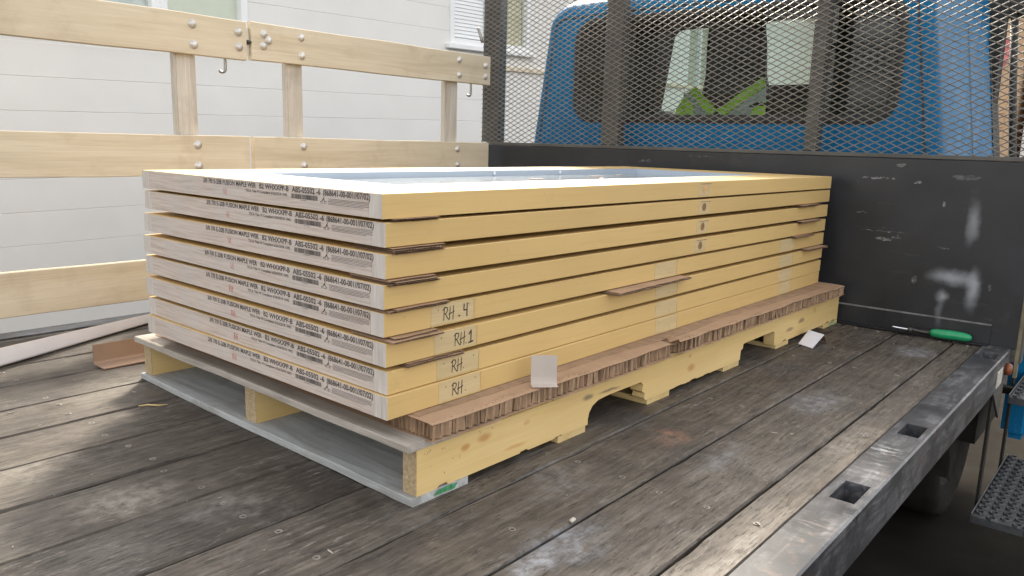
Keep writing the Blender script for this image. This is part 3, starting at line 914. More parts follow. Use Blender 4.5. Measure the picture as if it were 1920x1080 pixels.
# rubber seal behind the cab corner on the right-hand side (door gap)
m = MB()
pr = outline(-0.004)
for i in range(5):
    m.face([(3.42, *pr[i]), (3.42, *pr[i + 1]), (3.585, *pr[i + 1]), (3.585, *pr[i])])
m.build('windscreen_seal', MAT['rubber'], cab, fix=False)
m = MB()
pr = outline(-0.002)
for i in range(5):
    m.face([(2.955, *pr[i]), (2.955, *pr[i + 1]), (2.967, *pr[i + 1]), (2.967, *pr[i])])
m.build('door_gap', MAT['rubber'], cab, fix=False)
box_part('floor', (2.45, -0.30, 0.08), (3.55, 1.58, 0.12), MAT['interior'], cab)
d_ = MB(); d_.prism([(3.22, 0.14), (3.54, 0.14), (3.54, 0.83), (3.40, 0.86), (3.24, 0.80)], 1, -0.28, 1.56); d_.build('dashboard', MAT['interior'], cab, bevel=0.02, seg=2)
box_part('front_panel', (3.56, -0.30, 0.06), (3.59, 1.58, 0.84), MAT['blue'], cab)
for (ya_, yb_) in ((-0.30, -0.22), (1.555, 1.60)):
    pp = MB(); pp.prism([(3.46, 0.82), (3.57, 0.82), (3.55, 1.37), (3.46, 1.37)], 1, ya_, yb_); pp.build('windscreen_pillar', MAT['interior'], cab)
m = MB(); m.box((3.562, -0.22, 0.845), (3.566, 1.55, 1.36)); m.build('windscreen', MAT['clear_glass'], cab)
m = MB(); m.lathe([(0.20, -0.016), (0.222, -0.010), (0.226, 0.0), (0.222, 0.010), (0.20, 0.016), (0.196, 0.0), (0.20, -0.016)], (0, 0, 0), 0, 22, cap=False)
m.tube([(0, -0.2, 0), (0, 0.2, 0)], 0.014, 8); m.build('steering_wheel', MAT['interior'], cab, smooth=True, loc=(3.12, 0.62, 0.70), rot=(0, math.radians(-35), 0))

def seat(yc, w, xs, parent):
    m = MB()
    prof = [(-0.5, .98), (-0.44, 1.0), (0.0, 1.0), (0.24, .98), (0.40, .84), (0.52, .74), (0.70, .72), (0.84, .66), (0.90, .40)]
    rings = []
    for (t, k_) in prof:
        zc = 0.62 + t * 0.78; hw = w / 2 * k_; dx = 0.07 + t * -0.10
        o = len(m.v)
        cx = xs - t * 0.10
        for i in range(16):
            a = 2 * math.pi * i / 16
            sx = math.copysign(abs(math.cos(a)) ** 0.5, math.cos(a)); sy = math.copysign(abs(math.sin(a)) ** 0.5, math.sin(a))
            m.v.append((cx + 0.065 * sx, yc + hw * sy, zc))
        rings.append(o)
    for a, b in zip(rings, rings[1:]):
        for i in range(16):
            j = (i + 1) % 16
            m.idx([a + i, a + j, b + j, b + i])
    m.idx([rings[-1] + i for i in range(16)]); m.idx([rings[0] + i for i in range(16)][::-1])
    o_ = m.build('seat', MAT['seat'], parent, smooth=True)
    c_ = MB(); c_.box((xs - 0.02, yc - w / 2, 0.15), (xs + .5, yc + w / 2, 0.36)); c_.build('seat_cushion', MAT['seat'], o_, bevel=0.03, seg=2)
    return o_
seat(0.805, 0.42, 3.10, cab)
seat(0.10, 0.66, 2.98, cab)

# lime safety vest pulled over the middle seat's back: two fronts meeting in a V, grey tape between lime edges
vest = empty('safety_vest', (3.002, 0.87, 0.845))
tag(vest, 'lime safety vest with grey tape over the seat seen through the rear window', 'vest')
def vest_piece(nm, pts, x0, x1, mat):
    m = MB(); m.prism(pts, 0, x0, x1); m.build(nm, MAT[mat], vest)
vest_piece('vest_edge', [(0, 0), (-0.235, 0.160), (-0.252, 0.115), (-0.03, -0.035)], -0.012, 0.0, 'vest')
vest_piece('tape', [(-0.031, -0.036), (-0.2525, 0.1135), (-0.262, -0.25), (-0.03, -0.25)], -0.008, 0.0, 'reflect')
vest_piece('vest_front', [(-0.262, -0.25), (-0.262, 0.045), (-0.205, 0.02), (-0.165, -0.06), (-0.165, -0.25)], -0.0125, -0.0085, 'vest')
vest_piece('vest_edge', [(0, 0), (0.04, -0.035), (0.165, 0.095), (0.130, 0.118)], -0.012, 0.0, 'vest')
vest_piece('tape', [(0.041, -0.036), (0.03, -0.25), (0.20, -0.25), (0.20, 0.085), (0.166, 0.094)], -0.008, 0.0, 'reflect')
vest_piece('vest_front', [(0.125, -0.25), (0.135, 0.03), (0.19, 0.072), (0.235, 0.01), (0.245, -0.25)], -0.0125, -0.0085, 'vest')

box_part('instrument_hood', (3.22, 0.42, 0.70), (3.46, 0.90, 0.985), MAT['interior'], cab, bevel=0.03, seg=2)
# mirror on its arm, right-hand side
mir = MB(); mir.box((3.58, -0.46, 1.295), (3.64, -0.235, 1.66)); mir.build('mirror', MAT['rubber'], cab, bevel=0.02, seg=2)
ma = MB(); ma.tube([(3.60, -0.313, 1.32), (3.60, -0.345, 1.00), (3.60, -0.385, 0.66), (3.60, -0.44, 0.45)], 0.017, 8); ma.build('mirror_arm', MAT['rubber'], cab, smooth=True)

box_part('engine_bay', (3.02, -0.48, -0.62), (3.6, 1.45, 0.055), MAT['chassis'], truck)
# front wheel, mudguard, tank and steps below the deck
wh = empty('wheel', (2.98, -0.30, -0.555)); wh.parent = truck
ty = MB(); ty.lathe([(0.26, -0.10), (0.34, -0.125), (0.385, -0.115), (0.40, -0.08), (0.40, 0.08), (0.385, 0.115), (0.34, 0.125), (0.26, 0.10)], axis=1, n=40, cap=False)
ty.build('tyre', MAT['tyre'], wh, smooth=True)
ri = MB(); ri.lathe([(0.262, -0.10), (0.25, -0.085), (0.22, -0.03), (0.12, -0.02), (0.10, -0.075), (0.0005, -0.08)], axis=1, n=32, cap=False)
ri.build('rim', MAT['rim'], wh, smooth=True)
mg = MB()
arc = [(2.98 - 0.47 * math.cos(a), -0.555 + 0.47 * math.sin(a)) for a in [math.radians(-8 + 14 * t) for t in range(9)]]
for (a, b) in zip(arc, arc[1:]):
    mg.face([(a[0], -0.47, a[1]), (b[0], -0.47, b[1]), (b[0], -0.16, b[1]), (a[0], -0.16, a[1])])
    mg.face([(a[0], -0.47, a[1]), (b[0], -0.47, b[1]), (b[0] + .0, -0.478, b[1] - .03), (a[0] + .02, -0.478, a[1] - .02)])
mg.build('mudguard', MAT['rim'], truck, smooth=True, fix=False)
bp = MB(); bp.box((2.72, -0.705, -0.47), (3.35, -0.60, 0.06))
bp.build('cab_skirt', MAT['blue'], truck, bevel=0.03, seg=3)
def tread(name, x0, x1, y0, y1, zt, nx, ny_):
    m = MB()
    m.box((x0, y0, zt - 0.03), (x1, y1, zt - 0.004))
    m.box((x0, y0 - 0.004, zt - 0.03), (x1, y0 - 0.0005, zt + 0.004)); m.box((x0, y1 + .0005, zt - 0.03), (x1, y1 + 0.004, zt + 0.004))
    p = m.build('step', MAT['tread'], truck, bevel=0.002)
    t = MB()
    for i in range(nx):
        for j in range(ny_):
            cx = x0 + (i + .5 + (.25 if j % 2 else -.25)) * (x1 - x0) / nx; cy = y0 + (j + .5) * (y1 - y0) / ny_
            t.lathe([(0.017, -0.004), (0.014, 0.003), (0.010, 0.003), (0.009, -0.003)], (cx, cy, zt), 2, 8, cap=False)
    tag(t.build('grip_studs', MAT['tread'], p, fix=False), None, None, None, 'stuff')
    return p
tread('step', 1.93, 2.62, -0.80, -0.655, -0.50, 14, 4)
tread('step', 2.32, 2.80, -0.80, -0.665, -0.185, 9, 3)
for xx in (2.05, 2.5):
    box_part('step_hanger', (xx, -0.650, -0.53), (xx + .04, -0.642, -0.102), MAT['chassis'], truck)
box_part('step_hanger', (2.45, -0.66, -0.215), (2.49, -0.61, -0.19), MAT['chassis'], truck)

# ------------------------------------------------------------------ stake sides (two lift-out panels on the left)
bolt = MB()
bolt.lathe([(0.0155, 0.0), (0.0155, -0.0022), (0.0115, -0.0024), (0.0112, -0.004), (0.0095, -0.0075), (0.006, -0.0098), (0.0005, -0.0104)], axis=1, n=14, cap=False)
bolt_me = bolt.mesh('bolt', smooth=True)
bolt_me.materials.append(MAT['galv'])
def board(name, x0, x1, z0, z1, parent, seed, mat):
    """one timber rail: slightly wavy edges, eased corners"""
    m = MB(); n = max(8, int((x1 - x0) / 0.06)); rings = []
    e = 0.0025
    for i in range(n + 1):
        x = x0 + (x1 - x0) * i / n
        a = z0 + 0.003 * (vnoise(x * 4, seed) - .5); b = z1 + 0.003 * (vnoise(x * 4, seed + 9) - .5)
        yb = 0.0015 * (vnoise(x * 2, seed + 4) - .5)
        o = len(m.v)
        m.v += [(x, yb + e, a), (x, yb, a + e), (x, yb, b - e), (x, yb + e, b), (x, 0.0245, b), (x, 0.0245, a)]
        rings.append(o)
    for r0, r1 in zip(rings, rings[1:]):
        for q in range(6): m.idx([r0 + q, r1 + q, r1 + (q + 1) % 6, r0 + (q + 1) % 6])
    m.idx([rings[0] + q for q in range(6)]); m.idx([rings[-1] + q for q in range(6)])
    return m.build(name, mat, parent)
def stake_panel(x0, x1, posts, z_up, label):
    t = empty('stake_side', (0, 1.715, 0))
    tag(t, label, 'stake side', 'lift-out wooden stake sides')
    for k_, (za, zb2) in enumerate(((0.066, 0.208), (0.500, 0.645), (0.928 + z_up, 1.068 + z_up))):
        bo = board('rail_board', x0 if k_ != 2 else x0, x1, za, zb2, t, x0 * 3 + k_, MAT['fence'])
        for (px, wpx) in posts:
            for bz in (za + 0.035, zb2 - 0.035):
                link('bolt', bolt_me, None, bo, (px + wpx * 0.25 + random.uniform(-.004, .004), -0.0005, bz))
    for (px, wpx) in posts:
        m = MB(); m.box((px - wpx / 2, 0.0255, -0.07), (px + wpx / 2, 0.063, 1.055))
        # worn hollow down the front of the stake
        m.build('post', MAT['stake'], t, bevel=0.006, seg=2)
    return t
pa = stake_panel(-1.95, 0.800, [(0.570, 0.080), (-0.905, 0.080), (-1.75, 0.08)], -0.002, 'left wooden stake side, its boards running out of frame past the white trim')
pb = stake_panel(0.820, 2.166, [(1.026, 0.076), (1.920, 0.084)], 0.002, 'right wooden stake side, ending at the black mesh headboard')
for (xx, zz) in ((0.766, 1.024), (0.768, 0.971)): link('bolt', bolt_me, None, pa, (xx, -0.0005, zz))
for (xx, zz) in ((0.873, 1.029), (0.893, 1.008), (0.871, 0.986), (2.129, 1.024), (2.130, 0.970)): link('bolt', bolt_me, None, pb, (xx, -0.0005, zz))
def hook(t, x, z):
    m = MB()
    pts = [(x, 0.034, z + 0.12), (x, 0.034, z + 0.02)] + [(x - 0.014 + 0.014 * math.cos(a), 0.034, z + 0.006 - 0.014 * math.sin(a)) for a in [math.pi * q / 6 * 0.8 for q in range(1, 7)]]
    m.tube(pts, 0.0055, 8); m.build('hook', MAT['hook'], t, smooth=True)
hook(pa, 0.730, 0.885); hook(pb, 2.062, 0.880)
m = MB(); m.tube([(2.243, 1.842, 1.155), (2.240, 1.852, 1.185), (2.238, 1.862, 1.215), (2.230, 1.866, 1.228)], 0.008, 8); m.build('hook', MAT['hook'], truck, smooth=True)
m = MB(); m.box((0.803, 0.012, 0.945), (0.817, 0.018, 1.045)); lp = m.build('latch_plate', MAT['white_steel'], pb, bevel=0.001)
m = MB(); m.box((0.804, 0.004, 0.985), (0.816, 0.0115, 1.000)); m.tube([(0.810, 0.004, 0.992), (0.810, -0.012, 0.992)], 0.005, 8); m.build('latch_pin', MAT['tool_dark'], pb, smooth=False)

# ------------------------------------------------------------------ pallet
RZ = -0.0145
pal = empty('pallet', (0, 0, 0), RZ)
tag(pal, 'long pine pallet with a grey front board under the stack of doors', 'pallet')
def stringer(y0, y1, seed):
    prof = [(0.028, 0.0165), (0.028, 0.1055), (2.198, 0.1055), (2.198, 0.0165)]
    bot = []
    def rag(xa, xb, z0, n, amp):
        out_p = []
        for i in range(n):
            xa_, xb_ = xa + (xb - xa) * i / n, xa + (xb - xa) * (i + 1) / n
            out_p.append((xa_, z0))
            if random.random() < .35:     # a nick broken out of the lower edge
                h_ = amp * random.uniform(.4, 1.0); f_ = random.uniform(.3, .5)
                out_p += [(xa_ + (xb_ - xa_) * .2, z0), (xa_ + (xb_ - xa_) * .26, z0 + h_), (xa_ + (xb_ - xa_) * (.26 + f_), z0 + h_ * .7), (xa_ + (xb_ - xa_) * (.32 + f_), z0)]
        out_p.append((xb, z0))
        return out_p
    notch2 = [(1.607, 0.0165), (1.604, 0.030), (1.603, 0.060), (1.590, 0.067), (1.40, 0.066), (1.368, 0.064), (1.365, 0.050), (1.353, 0.047), (1.350, 0.0165)]
    notch1 = [(0.806, 0.0165), (0.800, 0.024), (0.803, 0.034), (0.788, 0.044), (0.792, 0.060), (0.780, 0.070), (0.64, 0.070), (0.595, 0.067), (0.572, 0.058), (0.560, 0.044), (0.556, 0.030), (0.556, 0.0165)]
    poly = [(0.028, 0.0165), (0.028, 0.1055), (2.198, 0.1055), (2.198, 0.0165)]
    poly += rag(2.18, 1.66, 0.0165, 9, 0.007) + notch2 + rag(1.32, 0.86, 0.0165, 6, 0.004) + notch1 + rag(0.53, 0.06, 0.0165, 8, 0.006)
    m = MB(); m.prism(poly, 1, y0, y1)
    s = m.build('stringer', MAT['stringer'], pal)
    e = MB(); e.box((0.0265, y0 + .0004, 0.017), (0.0278, y1 - .0004, 0.105)); e.build('sawn_end', MAT['stringer_end'], s)
    return s
s0 = stringer(-0.052, -0.016, 1); stringer(0.478, 0.522, 2); stringer(0.985, 1.026, 3)
nm = MB()
rn = random.Random(5)
for (cx, cz) in [(0.045, 0.092), (0.052, 0.090), (0.058, 0.093), (0.048, 0.066), (0.060, 0.064), (0.088, 0.094), (0.094, 0.093), (0.100, 0.092), (0.118, 0.066), (0.136, 0.060), (0.19, 0.099), (0.226, 0.098), (0.095, 0.045)]:
    lx, lz = rn.uniform(.001, .004), rn.uniform(-.007, .007)
    nm.face([(cx, -0.0523, cz), (cx + .0012, -0.0523, cz), (cx + lx + .0012, -0.0523, cz + lz), (cx + lx, -0.0523, cz + lz)])
nm.build('nail_mark', MAT['hole'], s0, fix=False)
def deck_board(x0, x1, z0, z1, ya_, yb_, mat, seed, name='deck_board'):
    m = MB(); n = 24; rings = []
    for i in range(n + 1):
        y = ya_ + (yb_ - ya_) * i / n
        a = x0 + 0.006 * (vnoise(y * 5, seed) - .5) + 0.002 * (vnoise(y * 30, seed + 3) - .5); b = x1
        zz = 0.0015 * (vnoise(y * 4, seed + 6) - .5)
        o = len(m.v); e = 0.0018
        m.v += [(a + e, y, z0), (a, y, z0 + e), (a, y, z1 - e + zz), (a + e, y, z1 + zz), (b, y, z1), (b, y, z0)]
        rings.append(o)
    for r0, r1 in zip(rings, rings[1:]):
        for q in range(6): m.idx([r0 + q, r1 + q, r1 + (q + 1) % 6, r0 + (q + 1) % 6])
    m.idx([rings[0] + q for q in range(6)]); m.idx([rings[-1] + q for q in range(6)])
    return m.build(name, mat, pal)
deck_board(0.004, 0.138, 0.1060, 0.1215, -0.054, 1.022, MAT['deck_grey'], 5)
xx = 0.142; k = 0
while xx < 2.19:
    x1_ = min(xx + 0.138, 2.198)
    deck_board(xx, x1_, 0.1060, 0.1212, -0.050 + random.uniform(-.002, .002), 1.02, MAT['deck_pine'], 20 + k); xx += 0.142; k += 1
for k, (a, b) in enumerate(((0.014, 0.160), (0.445, 0.550), (0.818, 0.93), (1.245, 1.348), (1.625, 1.73), (2.055, 2.196))):
    deck_board(a, b, 0.0003, 0.0160, -0.053 if k in (0, 5) else -0.050, 1.03, MAT['deck_blue'] if k == 0 else MAT['deck_pine'], 40 + k, 'bottom_board')
m = MB(); m.face([(0.068, -0.0548, 0.006), (0.122, -0.0548, 0.004), (0.130, -0.0548, 0.013), (0.105, -0.0548, 0.0155), (0.078, -0.0548, 0.014)]); m.build('paint_dab', MAT['green_spray'], pal)
m = MB(); m.face([(2.10, -0.0548, 0.002), (2.18, -0.0548, 0.004), (2.17, -0.0548, 0.015), (2.12, -0.0548, 0.013)]); m.build('paint_dab', plain('pale_green_paint_dab', (0.30, 0.42, 0.22), .7, 0, .4, 60), pal)

# ------------------------------------------------------------------ honeycomb cardboard panel on the pallet
hc = empty('honeycomb_panel', (0, 0, 0.1222), RZ)
tag(hc, 'brown honeycomb cardboard panel lying between pallet and doors, its cut cells showing', 'cardboard panel')
HT = 0.0335
def hedge(x):   # the torn right-hand edge
    v = -0.073 - 0.008 * (x / 2.1) + 0.006 * (vnoise(x * 7, 3) - .5) + 0.003 * (vnoise(x * 31, 5) - .5)
    if 0.885 < x < 0.925: v += 0.030 * (1 - abs(x - 0.905) / 0.02)
    return v
m = MB()
nx = 260
top = []; 
for i in range(nx + 1):
    x = 0.045 + (2.165 - 0.045) * i / nx
    ye = hedge(x)
    dr = -0.004 * vnoise(x * 12, 8) - (0.010 if 0.89 < x < 0.92 else 0)
    o = len(m.v)
    m.v += [(x, ye, HT + dr), (x, ye + 0.012, HT + dr * .3), (x, ye + 0.05, HT), (x, 1.0, HT)]
    top.append(o)
for a, b in zip(top, top[1:]):
    for q in range(3): m.idx([a + q, b + q, b + q + 1, a + q + 1])
m.build('top_liner', MAT['card'], hc, fix=True)
m = MB(); bot = []
for i in range(nx + 1):
    x = 0.045 + (2.165 - 0.045) * i / nx
    o = len(m.v); m.v += [(x, hedge(x) - 0.003 + 0.006 * (vnoise(x * 25, 44) - .5), 0.0006 - 0.003 * vnoise(x * 14, 41)), (x, 1.0, 0.0006)]; bot.append(o)
for a, b in zip(bot, bot[1:]): m.idx([a, b, b + 1, a + 1])
m.build('bottom_liner', MAT['card'], hc, fix=True)
m = MB()
rr = 0.0066
dxh = rr * 1.5; dyh = rr * math.sqrt(3)
ci = 0; xh = 0.05
while xh < 2.16:
    rows = range(0, 6) if xh > 0.09 else range(0, 12)
    for j in rows:
        cy = -0.088 + j * dyh + (dyh / 2 if ci % 2 else 0)
        cx = xh
        jit = lambda: random.uniform(-.0016, .0016)
        pts = [(cx + rr * math.cos(math.radians(60 * q)) + jit(), cy + rr * math.sin(math.radians(60 * q)) + jit()) for q in range(6)]
        for q in range(6):
            (ax, ay), (bx, by) = pts[q], pts[(q + 1) % 6]
            if ay < hedge(ax) + 0.001 or by < hedge(bx) + 0.001: continue
            if ax < 0.046 or bx < 0.046: continue
            h1 = HT - 0.0006 - (0.004 if ay < hedge(ax) + .01 else 0)
            lx, ly = random.uniform(-.0016, .0016), random.uniform(-.002, .002)
            m.face([(ax, ay, 0.0012), (bx, by, 0.0012), (bx + lx, by + ly, h1), (ax + lx, ay + ly, h1)])
    xh += dxh; ci += 1
cells = m.build('honeycomb_cells', MAT['card_dark'], hc, fix=False)
tag(cells, None, None, None, 'stuff')
# flap of torn liner at the notch
m = MB(); m.face([(0.885, -0.066, HT + .001), (0.91, -0.045, HT + .002), (0.925, -0.052, HT + .012), (0.900, -0.084, HT + .010)]); m.face([(0.900, -0.084, HT + .010), (0.925, -0.052, HT + .012), (0.932, -0.074, HT - .010), (0.915, -0.090, HT - .016)])
m.build('torn_flap', MAT['card'], hc, fix=False)
# crushed board under the lowest door
sh = empty('cardboard_sheet', (0, 0, 0.1222 + HT), RZ)
tag(sh, 'thin brown cardboard sheet squeezed flat under the lowest door', 'cardboard sheet')
m = MB(); ed = []
for i in range(121):
    x = 0.055 + 2.0 * i / 120
    ye = -0.030 - 0.022 * (vnoise(x * 3.1, 77) - .3) - 0.004 * (vnoise(x * 20, 78) - .5)
    ed.append((x, ye))
poly = ed + [(2.055, 0.9), (0.055, 0.9)]
m.prism(poly, 2, 0.0002, 0.0013); m.build('sheet', MAT['card_dark'], sh)

# ------------------------------------------------------------------ the eight doors
TH, DW, DL = 0.0435, 0.914, 2.134
ZT = [0.5600, 0.5103, 0.4558, 0.4021, 0.3507, 0.2980, 0.2456, 0.2012]
OFF = [(-0.0022, 0.0060, -0.0180), (0.0021, 0.0031, -0.0157), (-0.0020, -0.0014, -0.0128), (-0.0052, -0.0008, -0.0122),
       (-0.0012, 0.0037, -0.0129), (-0.0035, -0.0041, -0.0094), (0.0017, -0.0022, -0.0090), (-0.004, -0.0085, -0.0060)]

def text_tris(s, w, h, bold=0.0):
    cu = bpy.data.curves.new('t', 'FONT')
    cu.body = s; cu.size = 1.0; cu.offset = bold
    cu.resolution_u = 2
    ob = bpy.data.objects.new('t', cu)
    COL.objects.link(ob)
    dg = bpy.context.evaluated_depsgraph_get()
    me = bpy.data.meshes.new_from_object(ob.evaluated_get(dg))
    vs = [v.co.copy() for v in me.vertices]; fs = [list(p.vertices) for p in me.polygons]
    bpy.data.objects.remove(ob); bpy.data.curves.remove(cu); bpy.data.meshes.remove(me)
    xs = [v.x for v in vs]; 
    x0, x1 = min(xs), max(xs)
    cap = 0.70
    return [((v.x - x0) / (x1 - x0) * w, v.y / cap * h) for v in vs], fs
def put_text(m, s, ya_, yb_, zbase, h, mi=0, x=-0.0006, bold=0.0):
    vs, fs = text_tris(s, ya_ - yb_, h, bold)
    o = len(m.v)
    m.v += [(x, ya_ - u, zbase + v) for (u, v) in vs]
    for f in fs: m.idx([o + i for i in f], mi)
lab = MB()
put_text(lab, '3/0 7/0 E-20B FUSION MAPLE WER', 0.616, 0.402, -0.0122, 0.0098, bold=0.022)
put_text(lab, 'B2 WHXXPP-B', 0.389, 0.285, -0.0122, 0.0100, bold=0.022)
put_text(lab, 'ABS-05502 -6', 0.274, 0.181, -0.0123, 0.0104, bold=0.024)
put_text(lab, '(868641-00-001//07/02)', 0.173, 0.036, -0.0128, 0.0108, bold=0.024)
put_text(lab, 'TSCA Title VI Compliant 6/26/2018 1042', 0.442, 0.290, -0.0218, 0.0054, bold=0.014)
rb = random.Random(3)
y = 0.276
while y > 0.190:
    wbar = rb.choice((0.0008, 0.0012, 0.002, 0.0026)); 
    lab.face([(-0.0006, y, -0.0155), (-0.0006, y - wbar, -0.0155), (-0.0006, y - wbar, -0.0245), (-0.0006, y, -0.0245)], 0)
    y -= wbar + rb.choice((0.0006, 0.0009, 0.0014))
for i in range(9):   # digits under the bars, too small to read
    yy = 0.245 - i * 0.0022
    lab.face([(-0.0006, yy, -0.0258), (-0.0006, yy - .0014, -0.0258), (-0.0006, yy - .0014, -0.0271), (-0.0006, yy, -0.0271)], 1)
def strip(m, pts, w, x=-0.0006, mi=0):
    for (a, b) in zip(pts, pts[1:]):
        dy, dz_ = b[0] - a[0], b[1] - a[1]; L = math.hypot(dy, dz_) or 1
        ny_, nz2 = -dz_ / L * w / 2, dy / L * w / 2
        ey, ez = dy / L * w * .3, dz_ / L * w * .3
        m.face([(x, a[0] + ny_ - ey, a[1] + nz2 - ez), (x, a[0] - ny_ - ey, a[1] - nz2 - ez), (x, b[0] - ny_ + ey, b[1] - nz2 + ez), (x, b[0] + ny_ + ey, b[1] + nz2 + ez)], mi)
# peak-shaped certification mark beside four lines of small print
strip(lab, [(0.182, -0.0245), (0.1775, -0.0245), (0.1715, -0.0172), (0.1690, -0.0240), (0.1640, -0.0243)], 0.0013)
strip(lab, [(0.1745, -0.0225), (0.1715, -0.0190)], 0.0016)
for (a, b) in ((0.182, 0.179), (0.1775, 0.175), (0.171, 0.166)):
    strip(lab, [(a, -0.0272), (b, -0.0272)], 0.0011)
for r_ in range(5):
    zz = -0.0180 - r_ * 0.0025
    y = 0.158 - (0.001 if r_ % 2 else 0)
    end = 0.040 if r_ < 4 else 0.056
    while y > end:
        wl = rb.uniform(0.002, 0.007)
        strip(lab, [(y, zz), (max(end, y - wl), zz)], 0.00105, mi=1)
        y -= wl + 0.0009
label_me = lab.mesh('printed_label', fix=False)
label_me.materials.append(MAT['ink']); label_me.materials.append(MAT['ink_grey'])

def scribble(strokes, w, mapf):
    m = MB()
    for st in strokes:
        for (a, b) in zip(st, st[1:]):
            dx, dy = b[0] - a[0], b[1] - a[1]; L = math.hypot(dx, dy) or 1
            nx_, ny_ = -dy / L * w / 2, dx / L * w / 2
            ex, ey = dx / L * w * .35, dy / L * w * .35
            m.face([mapf(a[0] + nx_ - ex, a[1] + ny_ - ey), mapf(a[0] - nx_ - ex, a[1] - ny_ - ey), mapf(b[0] - nx_ + ex, b[1] - ny_ + ey), mapf(b[0] + nx_ + ex, b[1] + ny_ + ey)])
    return m
LET = {
    'R': [[(0.10, 0.0), (0.16, 1.0)], [(0.0, 0.82), (0.22, 1.02), (0.50, 0.95), (0.52, 0.72), (0.34, 0.52), (0.14, 0.48)], [(0.28, 0.50), (0.46, 0.22), (0.66, -0.02)]],
    'H': [[(0.08, 0.0), (0.14, 1.0)], [(0.46, -0.05), (0.52, 1.05)], [(0.0, 0.42), (0.30, 0.50), (0.62, 0.60)]],
    '4': [[(0.05, 1.0), (0.02, 0.52), (0.42, 0.50)], [(0.40, 1.05), (0.38, 0.0)]],
    '1': [[(0.05, 0.72), (0.30, 1.0), (0.26, 0.04)], [(0.0, 0.0), (0.52, 0.06)]],
    '.': [[(0.0, 0.02), (0.07, 0.05)]],
}
def word(txt, x0, z0, h, adv):
    st = []; x = x0
    for ch in txt:
        if ch == ' ': x += adv * h * .8; continue
        for s in LET[ch]: st.append([(x + a * h, z0 + b * h) for (a, b) in s])
        x += (0.28 if ch == '.' else adv) * h
    return st

